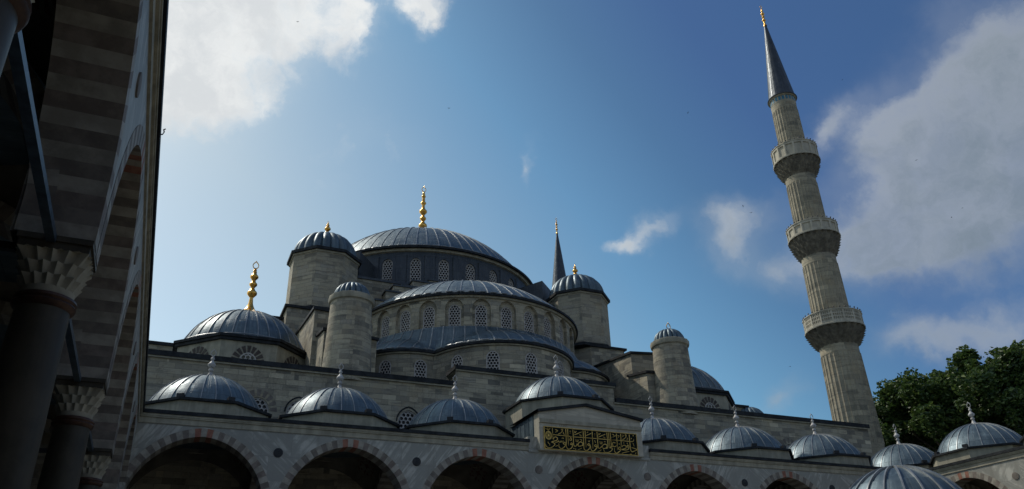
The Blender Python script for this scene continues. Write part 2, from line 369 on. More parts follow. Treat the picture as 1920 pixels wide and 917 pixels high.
def copy_tree(o, parent, loc, rz=None):
    kids = [c for c in bpy.data.objects if c.parent == o]
    c = o.copy(); COL.objects.link(c); c.parent = parent; c.location = loc
    if rz is not None: c.rotation_euler = (0, 0, rz)
    for k in kids: copy_tree(k, c, k.location)
    return c

# ------------------------------------------------------------------ shape helpers
def arch_half(hw, rise, off=0.0):
    c = (rise*rise-hw*hw)/(2*hw); r = hw+c+off
    return c, r, math.acos(max(-1, min(1, -c/r)))
def arch_pt(hw, rise, t, off=0.0):
    """t in -1..1 from left spring to right spring"""
    c, r, ap = arch_half(hw, rise, off)
    th = PI+(ap-PI)*(1-abs(t)); x = c+r*cos(th); z = r*sin(th)
    return (x, z) if t <= 0 else (-x, z)
def arch_curve(hw, rise, n, off=0.0): return [arch_pt(hw, rise, -1+2*i/n, off) for i in range(n+1)]
def wall_open(mb, f, u0, u1, v0, v1, ops, depth, step=1.0, m=0, mr=None, du=0.0):
    """sheet with arched openings; f(u,v,d)->xyz; ops: (uc, hw, sill, spring, curve)"""
    mr = m if mr is None else mr
    def q(ua, va, ub, vb):
        if ub-ua < 1e-5: return
        n = max(1, int(math.ceil((ub-ua)/step-1e-6)))
        for i in range(n):
            a = ua+(ub-ua)*i/n; b = ua+(ub-ua)*(i+1)/n
            mb.face([f(a,va,0), f(b,va,0), f(b,vb,0), f(a,vb,0)], uv=[(a+du,va+10), (b+du,va+10), (b+du,vb+10), (a+du,vb+10)], m=m)
    cur = u0
    for (uc, hw, sill, spring, curve) in sorted(ops):
        q(cur, v0, uc-hw, v1)
        if sill > v0+1e-4: q(uc-hw, v0, uc+hw, sill)
        pts = [(uc+x, spring+z) for x, z in curve]
        for (ua, va), (ub, vb) in zip(pts, pts[1:]):
            mb.face([f(ua,va,0), f(ub,vb,0), f(ub,v1,0), f(ua,v1,0)], uv=[(ua+du,va+10), (ub+du,vb+10), (ub+du,v1+10), (ua+du,v1+10)], m=m)
        if depth:
            ring = [(uc-hw, sill)]+pts+[(uc+hw, sill)]
            for (ua, va), (ub, vb) in zip(ring, ring[1:]+ring[:1]):
                mb.face([f(ua,va,0), f(ua,va,depth), f(ub,vb,depth), f(ub,vb,0)], m=mr)
        cur = uc+hw
    q(cur, v0, u1, v1)
def cyl_map(cx, cy, R): return lambda u, v, d: (cx+(R-d)*sin(u/R), cy-(R-d)*cos(u/R), v)
def vault_arch(mb, hw, rise, thick, y0, y1, n=39, spring=0.0, stilt=0.0, axis='x', cx=0.0, red=True, back=True):
    """ring of voussoirs, materials 0 pale, 1 grey, 2 red; runs along x (or y) with depth y0..y1"""
    def P(x, z, y): return (cx+x, y, spring+z) if axis == 'x' else (y, cx+x, spring+z)
    mid = n//2
    def blk(pin, pout, m):
        for (a, b), (c, d) in zip(zip(pin, pin[1:]), zip(pout, pout[1:])):
            mb.face([P(*a, y0), P(*b, y0), P(*d, y0), P(*c, y0)], m=m)
            if back: mb.face([P(*b, y1), P(*a, y1), P(*c, y1), P(*d, y1)], m=m)
            mb.face([P(*a, y0), P(*a, y1), P(*b, y1), P(*b, y0)], m=m)
    for i in range(n):
        t0, t1 = -1+2*i/n, -1+2*(i+1)/n
        ts = [t0, 0, t1] if t0 < 0 < t1 and i == mid else [t0, (t0+t1)/2, t1]
        dk = abs(i-mid); mm = (0, 0, 3)[random.randrange(3)] if dk % 2 == 0 else (2 if dk == 1 and red else (1, 1, 4)[random.randrange(3)])
        blk([arch_pt(hw, rise, t) for t in ts], [arch_pt(hw, rise, t, thick) for t in ts], mm)
    if stilt:
        for sgn in (-1, 1):
            a, b = (sgn*hw, -stilt), (sgn*hw, 0); c, d = (sgn*(hw+thick), -stilt), (sgn*(hw+thick), 0)
            h_ = ((a[0], -stilt/2), (c[0], -stilt/2))
            if sgn < 0: blk([a, h_[0]], [c, h_[1]], 0); blk([h_[0], b], [h_[1], d], 1)
            else: blk([h_[0], a], [h_[1], c], 0); blk([b, h_[0]], [d, h_[1]], 1)
def dome_prof(R, h, z0, n=14, seams=(.32, .72)):
    rho = (R*R+h*h)/(2*h); zc = z0+h-rho; A = math.asin(min(1, R/rho)) if h <= rho else PI-math.asin(R/rho)
    pr = []
    for i in range(n+1):
        a = A*(1-i/n); pr.append((rho*sin(a), zc+rho*cos(a)))
    return pr, rho, zc, A
def dome(mb, R, h, z0, nrib, cx=0, cy=0, n=14, a0=0, a1=2*PI, ribw=.055, ribh=.05, seams=(.3, .68), phase=.5, m=0, mr=1):
    pr, rho, zc, A = dome_prof(R, h, z0, n)
    # lapped sheets: each course sits 12 mm proud of the one above
    prof = []; steps = list(seams)
    for i, (r, z) in enumerate(pr):
        t = i/n; k = sum(1 for s_ in steps if t >= s_)
        prof.append((max(0.0, r+.016*(len(steps)-k)), z+.012*(len(steps)-k)))
        nxt = [s_ for s_ in steps if i/n < s_ <= (i+1)/n]
        if nxt:
            a = A*(1-nxt[0]); kk = len(steps)-k
            prof.append((rho*sin(a)+.016*kk, zc+rho*cos(a)+.012*kk)); prof.append((rho*sin(a)+.016*(kk-1)-.004, zc+rho*cos(a)+.012*(kk-1)))
    seg = max(48, nrib*2)
    mb.lathe(prof, int(seg*(a1-a0)/(2*PI)), cx, cy, a0, a1, m=m)
    nr = int(round(nrib*(a1-a0)/(2*PI)))
    for k in range(nr+(0 if abs(a1-a0-2*PI) < 1e-6 else 0)):
        th = a0+(a1-a0)*(k+phase+random.uniform(-.07, .07))/nr; t = Vector((cos(th), sin(th), 0)); prev = None
        for i in range(n+1):
            a = A*(1-i/n*.985); d = Vector((sin(th)*sin(a), -cos(th)*sin(a), cos(a))); c = Vector((cx, cy, zc))+d*(rho-.02); o = d*(ribh+.035)
            wv = ribw/2*min(1, .35+sin(a)*rho/1.2)
            cur = [c-t*wv, c-t*wv*.8+o, c+t*wv*.8+o, c+t*wv]
            if prev:
                for j in range(3): mb.face([prev[j], prev[j+1], cur[j+1], cur[j]], m=mr)
            else: mb.face(cur, m=mr)
            prev = cur
def gadroon(mb, R, h, z0, lobes, cx=0, cy=0, amp=.055, n=12, m=0):
    pr = []
    for i in range(n+1):
        a = PI/2*i/n; pr.append((R*cos(a)**.8 if i < n else 0.0, z0+h*sin(a)))
    mb.lathe(pr, lobes*6, cx, cy, m=m, rf=lambda a, z, r, j: r*(1+amp*(abs(sin(a*lobes/2))**.7-.5)*2*min(1, (r/R)*1.3)))
def oct_poly(R, cx=0, cy=0, n=8, ph=None):
    ph = PI/n if ph is None else ph
    return [(cx+R*sin(ph+2*PI*k/n), cy-R*cos(ph+2*PI*k/n)) for k in range(n)]
def finial(mb, z0, H, s, bulbs, emblem=.16, flare=2.2, m=0, lobed=False):
    """baluster finial: flared foot, bulbs (position, radius), pierced tulip on top"""
    pr = [(s*flare, z0-.08), (s*flare*.95, z0+.015*H), (s*flare*.72, z0+.05*H), (s*flare*.42, z0+.105*H), (s*.82, z0+.16*H), (s*.6, z0+.2*H)]
    for (t, r) in bulbs:
        zc = z0+t*H; hh = r*s*.8
        pr += [(s*.42, zc-hh*1.35), (s*r*.62, zc-hh*.92), (s*r*.94, zc-hh*.45), (s*r, zc-hh*.1), (s*r*.9, zc+hh*.25), (s*r*.6, zc+hh*.62), (s*.45, zc+hh*1.25)]
    pr += [(s*.26, z0+H*(1-emblem)-.02), (s*.16, z0+H*(1-emblem)+.02)]
    pr = [pr[0]]+[p for a, p in zip(pr, pr[1:]) if p[1] > a[1]+1e-4 or True]
    zs = []; last = -1e9
    for r, z in pr:
        z = max(z, last+1e-3); zs.append((r, z)); last = z
    mb.lathe(zs, 20, m=m, rf=(lambda a, z, r, j: r*(1+(.12*cos(a*8) if j < 4 else 0))) if lobed else None)
    # tulip ring
    zb = z0+H*(1-emblem); eh = H*emblem; pts = []
    for k in range(25):
        a = 2*PI*k/24; x = sin(a)*eh*.30*(1-.45*max(0, -cos(a))*0+0); z = -cos(a)*eh*.36
        if z > 0: x *= (1-(z/(eh*.36))**2*.75); z *= 1.3
        pts.append((x, 0, zb+eh*.40+z))
    mb.tube(pts, eh*.055, 6, m=m, caps=False)
    mb.lathe([(eh*.03, zb+eh*.80), (eh*.06, zb+eh*.88), (.0, zb+eh*1.02)], 8, m=m)
    return mb
def muqarnas(mb, r0, r1, z0, z1, tiers, n, sq=0.0, m=0, cx=0, cy=0, amp=.06, curve=1.0):
    """corbel of staggered little niches; sq > 0 blends the top ring towards a square of half-width r1"""
    prof = []; info = []
    for i in range(tiers):
        za = z0+(z1-z0)*i/tiers; zb = z0+(z1-z0)*(i+1)/tiers; ra = r0+(r1-r0)*(1-(1-i/tiers)**curve); rb = r0+(r1-r0)*(1-(1-(i+1)/tiers)**curve)
        for t in (0, .35, .62, .86, 1.0):
            prof.append((ra+(rb-ra)*(.35*t+.5*t**3), za+(zb-za)*t*.985)); info.append((i, t))
    prof.append((r1, z1)); info.append((tiers, 1))
    def rf(a, z, r, j):
        i, t = info[j]; ph = a*n/(2*PI)+(.5 if i % 2 else 0); tri = abs((ph % 1)*2-1)
        rr = r*(1+amp*((tri**1.6)*(.45+t*.8)-.45*(1-t)))
        if sq:
            k = sq*(z-z0)/(z1-z0); s_ = 1/max(abs(sin(a)), abs(cos(a))); rr = rr*(1-k)+rr*min(s_, 1.32)*k
        return rr
    mb.lathe(prof, n*6, cx, cy, m=m, rf=rf)
    mb.lathe([(r1*1.0, z1), (r1*.2, z1+.005)], n*3, cx, cy, m=m)

# ------------------------------------------------------------------ window kit: one mesh per size
def win_curve(hw): return arch_curve(hw, hw*1.12, 12)
WCACHE = {}
def window_meshes(hw, sh, pitch):
    """hw half width, sh sill-to-spring height; local frame: x across, z up from the sill, looking to -y"""
    key = (hw, sh, pitch)
    if key in WCACHE: return WCACHE[key]
    cv = win_curve(hw)
    def top(x):
        x = max(-hw, min(hw, x))
        for (xa, za), (xb, zb) in zip(cv, cv[1:]):
            if xa-1e-9 <= x <= xb+1e-9: return sh+za+(zb-za)*((x-xa)/(xb-xa) if xb > xa else 0)
        return sh
    def cl(x, z, e=.0):
        x = max(-hw, min(hw, x)); return (x, max(0, min(top(x), z)))
    mb = MB(); rowh = pitch*.866; rh = pitch*.405; nr = int((sh+hw*1.12)/rowh)+2; ncx = int(hw/pitch)+2
    for r in range(-1, nr):
        for c in range(-ncx, ncx+1):
            x0 = (c+(.5 if r % 2 else 0))*pitch; z0 = (r+.5)*rowh
            if abs(x0) > hw+pitch*.6 or z0 > top(x0)+pitch*.6: continue
            hexp = []; cir = []
            for k in range(12):
                a = PI/6*k+PI/6; rr = pitch/math.sqrt(3)
                # hexagon sampled at corners and edge middles
                rad_ = rr if k % 2 == 0 else rr*cos(PI/6)
                hexp.append(cl(x0+rad_*cos(a), z0+rad_*sin(a))); cir.append(cl(x0+rh*cos(a), z0+rh*sin(a)))
            for k in range(12):
                a, b, c_, d = hexp[k], hexp[(k+1) % 12], cir[(k+1) % 12], cir[k]
                mb.face([(a[0],0,a[1]), (b[0],0,b[1]), (c_[0],0,c_[1]), (d[0],0,d[1])])
                mb.face([(d[0],0,d[1]), (c_[0],0,c_[1]), (c_[0],.07,c_[1]), (d[0],.07,d[1])])
    grille = mb.mesh('grille', [M['grille']])
    mb = MB(); ring = [(-hw, 0)]+[(x, sh+z) for x, z in cv]+[(hw, 0)]
    ci = arch_curve(hw, hw*1.12, 12, -.07)
    inner = [(-hw+.07, .07)]+[(x, sh+z) for x, z in ci]+[(hw-.07, .07)]
    for i in range(len(ring)):
        j = (i+1) % len(ring); a, b, c_, d = ring[i], ring[j], inner[j], inner[i]
        mb.face([(a[0],-.03,a[1]), (b[0],-.03,b[1]), (c_[0],-.03,c_[1]), (d[0],-.03,d[1])])
        mb.face([(d[0],-.03,d[1]), (c_[0],-.03,c_[1]), (c_[0],.1,c_[1]), (d[0],.1,d[1])])
        mb.face([(b[0],-.03,b[1]), (a[0],-.03,a[1]), (a[0],.1,a[1]), (b[0],.1,b[1])])
    frame = mb.mesh('window_frame', [M['grille']])
    mb = MB(); mb.face([(x, .14, z) for x, z in ring])
    pane = mb.mesh('pane', [M['glass']])
    WCACHE[key] = (frame, grille, pane); return WCACHE[key]
def window(parent, x, y, z, ang, hw, sh, pitch, rel=(0,0,0)):
    fr, gr, pa = window_meshes(hw, sh, pitch)
    o = link('window', fr, parent, (x-rel[0], y-rel[1], z-rel[2]), ang)
    link('grille', gr, o); link('pane', pa, o)
    return o

# =================================================================== GROUND
mb = MB(); mb.face([(-3000,-3000,-EYE-.15), (3000,-3000,-EYE-.15), (3000,3000,-EYE-.15), (-3000,3000,-EYE-.15)])
tag(build(mb, 'ground', 'earth'), kind='structure')
mb = MB(); mb.box(-10, 52, -18, 44, -EYE-.14, -EYE)
tag(build(mb, 'courtyard_floor', 'floor'), kind='structure')

# =================================================================== ARCADES
S = 6.4; HW = 2.8; RISE = 3.0; SPR = 5.5; IMP = 5.03; VT = .36; DEP = 6.9; CORN = 9.05; EAVE = 9.5
XC, DF = 20.543, 36.31
VM = ['vous_white', 'vous_grey', 'vous_red', 'vous_white2', 'vous_grey2']
def make_column_mesh():
    mb = MB(); mb.prism(oct_poly(.56), -EYE, -EYE+.18); mb.lathe([(.5,-EYE+.18), (.52,-EYE+.26), (.44,-EYE+.34), (.41,-EYE+.42), (.45,-EYE+.5), (.38,-EYE+.56)], 28)
    base = mb.mesh('base', [M['bronze']], 40)
    mb = MB(); mb.lathe([(.36,-EYE+.56), (.365,1.0), (.355,2.6), (.325,4.12)], 32); shaft = mb.mesh('column', [M['col_marble']], 40)
    mb = MB(); mb.lathe([(.325,4.10), (.37,4.13), (.385,4.17), (.365,4.2), (.385,4.23), (.37,4.27), (.33,4.29)], 32); collar = mb.mesh('collar', [M['bronze']], 40)
    mb = MB(); mb.lathe([(.315,4.285), (.33,4.38)], 28); muqarnas(mb, .325, .40, 4.36, 4.84, 3, 16, sq=.95, amp=.13); cap = mb.mesh('capital', [M['trim']], 30)
    mb = MB(); mb.box(-.42, .42, -.42, .42, 4.84, 4.95); mb.box(-.45, .45, -.45, .45, 4.95, IMP); ab = mb.mesh('abacus', [M['col_marble']])
    return shaft, base, collar, cap, ab
COLM = make_column_mesh()
def place_column(parent, x, y):
    o = link('column', COLM[0], parent, (x, y, EYE*0))
    for nm, me in zip(('base', 'collar', 'capital', 'abacus'), COLM[1:]): link(nm, me, o)
mb = MB(); vault_arch(mb, HW, RISE, VT, -.006, 1.0, spring=SPR, stilt=SPR-IMP); ARCH_ME = mb.mesh('arch', mats_of(VM))
mb = MB(); vault_arch(mb, HW, RISE, VT, -.45, .45, spring=SPR, stilt=SPR-IMP, axis='y'); CROSS_ME = mb.mesh('cross_arch', mats_of(['vous_white', 'vous_grey', 'vous_grey', 'vous_white2', 'vous_grey2']))
mb = MB(); vault_arch(mb, 2.1, 2.5, .5, -.05, .02, n=23, spring=4.3, red=False); LUN_ME = mb.mesh('blind_arch', mats_of(['vous_white', 'paint_dark', 'paint_dark', 'vous_white2', 'paint_dark']))
def vault_mesh():
    mb = MB(); n = 20; r2 = 2*3.2**2
    P = lambda i, j: ((-1+2*i/n)*3.2, (-1+2*j/n)*3.2)
    Z = lambda x, y: 5.6+math.sqrt(max(0, r2-x*x-y*y))*1.03
    for i in range(n):
        for j in range(n):
            q = [P(i, j), P(i, j+1), P(i+1, j+1), P(i+1, j)]
            mb.face([(x, y, Z(x, y)) for x, y in q])
    v = mb.mesh('vault', [M['plaster']], 60)
    mb = MB()                                         # painted guilloche ring and four medallions, 6 mm under the plaster
    def dome_pt(x, y): return (x, y, Z(x, y)-.008)
    for ring_r, ph in ((1.95, 0), (1.95, PI)):
        pts = [((ring_r+.12*sin(24*a+ph))*cos(a), (ring_r+.12*sin(24*a+ph))*sin(a)) for a in np.linspace(0, 2*PI, 193)]
        for p, q in zip(pts, pts[1:]):
            k = .035/ring_r
            mb.face([dome_pt(p[0]*(1-k), p[1]*(1-k)), dome_pt(q[0]*(1-k), q[1]*(1-k)), dome_pt(q[0]*(1+k), q[1]*(1+k)), dome_pt(p[0]*(1+k), p[1]*(1+k))])
    for rr in (1.72, 2.2):
        pts = [(rr*cos(a), rr*sin(a)) for a in np.linspace(0, 2*PI, 65)]
        for p, q in zip(pts, pts[1:]): mb.face([dome_pt(*p), dome_pt(*q), dome_pt(q[0]*1.025, q[1]*1.025), dome_pt(p[0]*1.025, p[1]*1.025)])
    for sx in (-1, 1):
        for sy in (-1, 1):
            cx, cy = sx*2.25, sy*2.25
            for k in range(24):
                a, b = 2*PI*k/24, 2*PI*(k+1)/24
                for ra, rb in ((0, .16), (.2, .42), (.46, .52)):
                    if ra == .2 and k % 2: continue
                    mb.face([dome_pt(cx+ra*cos(a), cy+ra*sin(a)), dome_pt(cx+ra*cos(b), cy+ra*sin(b)), dome_pt(cx+rb*cos(b), cy+rb*sin(b)), dome_pt(cx+rb*cos(a), cy+rb*sin(a))])
    return v, mb.mesh('painted_ornament', [M['paint_dark']])
VAULT = vault_mesh()
def bracket_box():
    mb = MB(); mb.box(-.14, .14, -.09, .09, 0, .14); mb.box(-.03, .03, -.03, .03, -.06, 0); mb.prism([(-.16,-.13), (.16,-.13), (.16,-.09), (-.16,-.09)], -.01, .16)
    return mb.mesh('floodlight', [M['dark_iron']])
FLOOD = bracket_box()
def arc_dome_meshes():
    mb = MB(); dome(mb, 2.66, 1.82, 0, 24, ribw=.045, ribh=.05); mb.lathe([(2.80,-.05), (2.80,0), (2.66,.03)], 48, m=1); d = mb.mesh('dome', mats_of(['lead', 'lead_rib']), 40)
    mb = MB(); mb.prism(oct_poly(3.1), -1.25, -.16, top=False, bottom=False); dr = mb.mesh('drum', [M['trim']])
    mb = MB(); mb.prism(oct_poly(3.27), -.165, -.05); lip = mb.mesh('drum_coping', [M['coping']])
    mb = MB(); finial(mb, 1.80, 1.55, .125, [(.28, 1.0), (.46, 1.55), (.66, .8)], emblem=.26, flare=2.4); fi = mb.mesh('finial', [M['white_marble']], 40)
    return d, dr, lip, fi
DOME = arc_dome_meshes()
def place_dome(parent, x, y, z, fa=0.0, lamps=True):
    o = link('dome', DOME[0], parent, (x, y, z))
    link('finial', DOME[3], o)
    dr = link('drum', DOME[1], parent, (x, y, z)); link('drum_coping', DOME[2], dr)
    if lamps:
        for a in (-.42, .34):
            link('floodlight', FLOOD, o, (2.86*sin(a+fa), -2.86*cos(a+fa), .02), a+fa)
    return o
def roundel(parent, x, z, mat):
    mb = MB(); mb.lathe([(.205, 0), (.205, .03), (.18, .035), (.0, .035)], 28)
    me = mb.mesh('roundel', [M[mat]], 40); me.transform(Matrix.Rotation(PI/2, 4, 'X'))
    return link('roundel', me, parent, (x, .0, z))
def tie_bar(parent, p0, p1, mat='iron'):
    mb = MB(); a, b = Vector(p0), Vector(p1); d = (b-a).normalized(); s_ = Vector((-d.y, d.x, 0))*.055; u = Vector((0, 0, .05))
    for q in ([a-s_-u, b-s_-u, b-s_+u, a-s_+u], [b+s_-u, a+s_-u, a+s_+u, b+s_+u], [a+s_-u, b+s_-u, b-s_-u, a-s_-u], [a-s_+u, b-s_+u, b+s_+u, a+s_+u], [a-s_-u, a-s_+u, a+s_+u, a+s_-u], [b-s_-u, b+s_-u, b+s_+u, b-s_+u]): mb.face(q)
    return build(mb, 'tie_bar', mat, parent)
def arcade(root, nb, x0, xa, xb, dome_xs, dome_z, roundels, gap=None, first_col=0, col_shift={}, dome_dy=0.0):
    """frame: bays along +x starting at x0 (column centre), courtyard face y=0 looking to -y"""
    ext = arch_curve(HW, RISE, 28, VT)
    ops = [(x0+(k+.5)*S, HW+VT, IMP, SPR, ext) for k in range(nb)]
    mb = MB()
    wall_open(mb, lambda u, v, d: (u, d, v), xa, xb, IMP, CORN, ops, 0, step=50)
    mb2 = MB()
    wall_open(mb2, lambda u, v, d: (u, 1.0, v), xa, xb, IMP, CORN, ops, 0, step=50)
    for ids, uv in zip(mb2.f, mb2.uv): mb.face([mb2.v[i] for i in reversed(ids)], uv=list(reversed(uv)))
    mb.face([(xa,0,IMP), (xa,0,CORN), (xa,1,CORN), (xa,1,IMP)]); mb.face([(xb,0,IMP), (xb,1,IMP), (xb,1,CORN), (xb,0,CORN)])
    build(mb, 'facade_wall', 'marble', root)
    segs = [(xa, xb)] if gap is None else [(xa, gap[0]), (gap[1], xb)]
    mb = MB(); mb2 = MB()
    for a, b in segs:
        mb.box(a, b, -.05, .4, CORN-.12, CORN+.12, skip='k'); mb.box(a, b, -.11, .4, CORN+.12, CORN+.18, skip='k'); mb.box(a, b, -.14, .5, CORN+.18, EAVE-.18, skip='k')
        mb2.box(a-.02, b+.02, -.2, .7, EAVE-.18, EAVE-.02)
    build(mb, 'cornice', 'trim', root); build(mb2, 'eave', 'coping', root)
    mb = MB(); mb.box(xa, xb, .5, DEP, EAVE-.15, EAVE-.03); build(mb, 'roof', 'lead', root)
    for k in range(nb):
        xm = x0+(k+.5)*S
        link('arch', ARCH_ME, root, (xm, 0, 0))
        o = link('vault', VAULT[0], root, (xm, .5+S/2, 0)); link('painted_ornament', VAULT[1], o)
        link('blind_arch', LUN_ME, root, (xm, DEP, 0))
        tie_bar(root, (x0+k*S+.45, .5, IMP-.06), (x0+(k+1)*S-.45, .5, IMP-.06))
    for k in range(first_col, nb+1):
        x = x0+k*S; place_column(root, x+col_shift.get(k, 0), .45)
        link('cross_arch', CROSS_ME, root, (x, .5+S/2+.05, 0)); tie_bar(root, (x, .95, IMP-.06), (x, DEP, IMP-.06), 'dark_iron')
    for i, x in enumerate(dome_xs):
        if x is not None: place_dome(root, x, 3.7+dome_dy, dome_z[i] if isinstance(dome_z, list) else dome_z)
    for x, z, mt in roundels: roundel(root, x, z, mt)
# --- front arcade (attached to the prayer hall)
A1 = empty('domed_arcade', (0, DF, EYE))
tag(A1, 'grey marble portico with pointed striped arches and lead domes under the mosque wall', 'arcade', 'courtyard arcades')
X0 = XC-3.5*S
arcade(A1, 7, X0, -1.36, 44.3, [XC-S*k for k in (3, 2, 1)]+[XC+S*k for k in (1, 2, 3)]+[XC-4*S, 47.3], [10.42]*6+[10.42, 10.3],
       [(X0+k*S, 8.02, 'vous_grey' if k in (3, 4) else 'dark_iron') for k in range(0, 8)], gap=(16.8, 24.0))
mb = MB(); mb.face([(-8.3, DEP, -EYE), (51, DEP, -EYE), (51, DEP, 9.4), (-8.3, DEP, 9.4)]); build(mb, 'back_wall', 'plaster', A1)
# portal block in the middle bay
mb = MB(); mb.box(16.8, 17.303, .0, .6, 9.04, 9.66); mb.box(23.417, 24.0, .0, .6, 9.04, 9.66); mb.box(16.8, 24.0, -.06, .02, 8.86, 9.0)
build(mb, 'portal_shoulder', 'marble', A1)
mb = MB(); PX0, PX1, PY = 17.30, 23.42, -.33; PM = (PX0+PX1)/2
mb.face([(PX0,PY,8.95), (PX1,PY,8.95), (PX1,PY,10.88), (PM-.3,PY,11.40), (PX0,PY,10.88)])
mb.face([(PX0,PY,8.95), (PX0,PY,10.88), (PX0,0.3,10.88), (PX0,0.3,8.95)]); mb.face([(PX1,0.3,8.95), (PX1,0.3,10.88), (PX1,PY,10.88), (PX1,PY,8.95)])
mb.face([(PX0,PY,8.95), (PX0,0.3,8.95), (PX1,0.3,8.95), (PX1,PY,8.95)])
po = build(mb, 'portal_block', 'marble_warm', A1)
mb = MB(); mb.box(PX0+.003, PX1-.003, PY-.09, PY+.02, 10.34, 10.42); mb.box(PX0+.003, PX1-.003, PY-.05, PY+.02, 10.42, 10.55); mb.box(PX0+.003, PX1-.003, PY-.05, PY+.02, 8.93, 9.0)
build(mb, 'moulding', 'trim', po)
mb = MB()
for (xa, za), (xb, zb) in (((PX0-.12, 10.86), (PM-.3, 11.40)), ((PM-.3, 11.40), (PX1+.1, 10.86))):
    mb.face([(xa,PY-.16,za), (xb,PY-.16,zb), (xb,PY-.16,zb+.14), (xa,PY-.16,za+.14)]); mb.face([(xa,PY-.16,za+.14), (xb,PY-.16,zb+.14), (xb,3.2,zb+.14), (xa,3.2,za+.14)]); mb.face([(xa,PY-.16,za), (xa,3.2,za), (xb,3.2,zb), (xb,PY-.16,zb)])
build(mb, 'gable_coping', 'coping', po)
for xx in (PX0, PX1):
    mb = MB(); mb.box(xx-.02, xx+.02, .3, 3.2, 9.3, 10.9)
    for k in range(6): mb.box(xx-.045, xx+.045, .35+k*.52, .41+k*.52, 9.3, 10.9)
    build(mb, 'lead_cladding', 'lead', po)
o = place_dome(A1, XC, 3.75, 12.38, lamps=True); o['label'] = 'taller dome over the portal'
mb = MB(); mb.prism(oct_poly(3.1), 9.4, 11.2); mb.v = [(x+XC, y+3.75, z) for x, y, z in mb.v]; build(mb, 'drum_base', 'trim', A1)

# --- side arcades
A2 = empty('domed_arcade', (-1.36, DF+.5, EYE), PI/2)
tag(A2, 'dark nearby arcade at the left edge with striped soffits, muqarnas capitals and iron tie bars', 'arcade', 'courtyard arcades')
arcade(A2, 7, -7*S, -7*S-.4, -.55, [], 0, [(-k*S, 8.02, 'vous_grey') for k in range(1, 6)], col_shift={2: .42})
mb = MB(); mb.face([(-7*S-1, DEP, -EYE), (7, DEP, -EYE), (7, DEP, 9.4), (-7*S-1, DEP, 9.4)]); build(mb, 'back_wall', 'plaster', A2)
A3 = empty('domed_arcade', (44.25, DF+.3, EYE), -PI/2)
tag(A3, 'pale marble arcade receding along the right edge with one lead dome below the tree', 'arcade', 'courtyard arcades')
arcade(A3, 4, 0, .35, 4*S+.5, [2.55, 2.55+S, 2.55+2*S], 10.3, [(k*S, 8.02, 'vous_grey') for k in range(1, 4)], dome_dy=-.5)
mb = MB(); mb.face([(-7, DEP, -EYE), (27, DEP, -EYE), (27, DEP, 9.4), (-7, DEP, 9.4)]); build(mb, 'back_wall', 'plaster', A3)
A4 = empty('domed_arcade', (42.9, -2.0, EYE), PI)
tag(A4, 'marble entrance arcade closing the courtyard behind the viewer', 'arcade', 'courtyard arcades')
arcade(A4, 7, -.4, -1.3, 44.2, [], 0, [])
mb = MB(); mb.face([(-8, DEP, -EYE), (51, DEP, -EYE), (51, DEP, 9.4), (-8, DEP, 9.4)]); build(mb, 'back_wall', 'plaster', A4)
# small hook on the left eave
mb = MB(); mb.tube([(-1.2, 14.7, 9.42), (-1.13, 14.71, 9.45), (-1.11, 14.72, 9.52), (-1.13, 14.73, 9.58), (-1.1, 14.74, 9.61)], .014, 6)
mb.v = [(y-(DF+.5), -(x+1.36), z) for x, y, z in mb.v]; build(mb, 'eave_hook', 'dark_iron', A2)

# =================================================================== INSCRIPTION
SIGN_W, SIGN_H = 5.46, 1.11
SG = empty('inscription_panel', (17.56, DF+PY-.004, 9.01+EYE))
tag(SG, 'dark oblong panel of gilded calligraphy fixed over the central arch', 'sign')
mb = MB(); mb.box(0, SIGN_W, -.05, 0, 0, SIGN_H); build(mb, 'panel', 'sign_black', SG)
mb = MB()
for b in ((-.03, SIGN_W+.03, -.05, -.03), (-.03, SIGN_W+.03, SIGN_H+.03, SIGN_H+.05)): pass
e = .028
mb.box(-e, SIGN_W+e, -.085, 0, -e, 0); mb.box(-e, SIGN_W+e, -.085, 0, SIGN_H, SIGN_H+e); mb.box(-e, 0, -.085, 0, 0, SIGN_H); mb.box(SIGN_W, SIGN_W+e, -.085, 0, 0, SIGN_H)
build(mb, 'frame', 'gilding', SG)
src = np.array([(1020,801), (1191,815.5), (1195,854.5), (1021,841.5)], float); dst = np.array([(0,SIGN_H), (SIGN_W,SIGN_H), (SIGN_W,0), (0,0)], float)
Am = []; bv = []
for (x, y), (u, v) in zip(src, dst):
    Am += [[x,y,1,0,0,0,-u*x,-u*y], [0,0,0,x,y,1,-v*x,-v*y]]; bv += [u, v]
hh = np.linalg.solve(np.array(Am), np.array(bv))
def rect(x, y):
    d = hh[6]*x+hh[7]*y+1; return ((hh[0]*x+hh[1]*y+hh[2])/d, (hh[3]*x+hh[4]*y+hh[5])/d)
ORG = {1: (1016,795), 2: (1060,800), 3: (1100,800), 4: (1144,805)}
LET = MB()
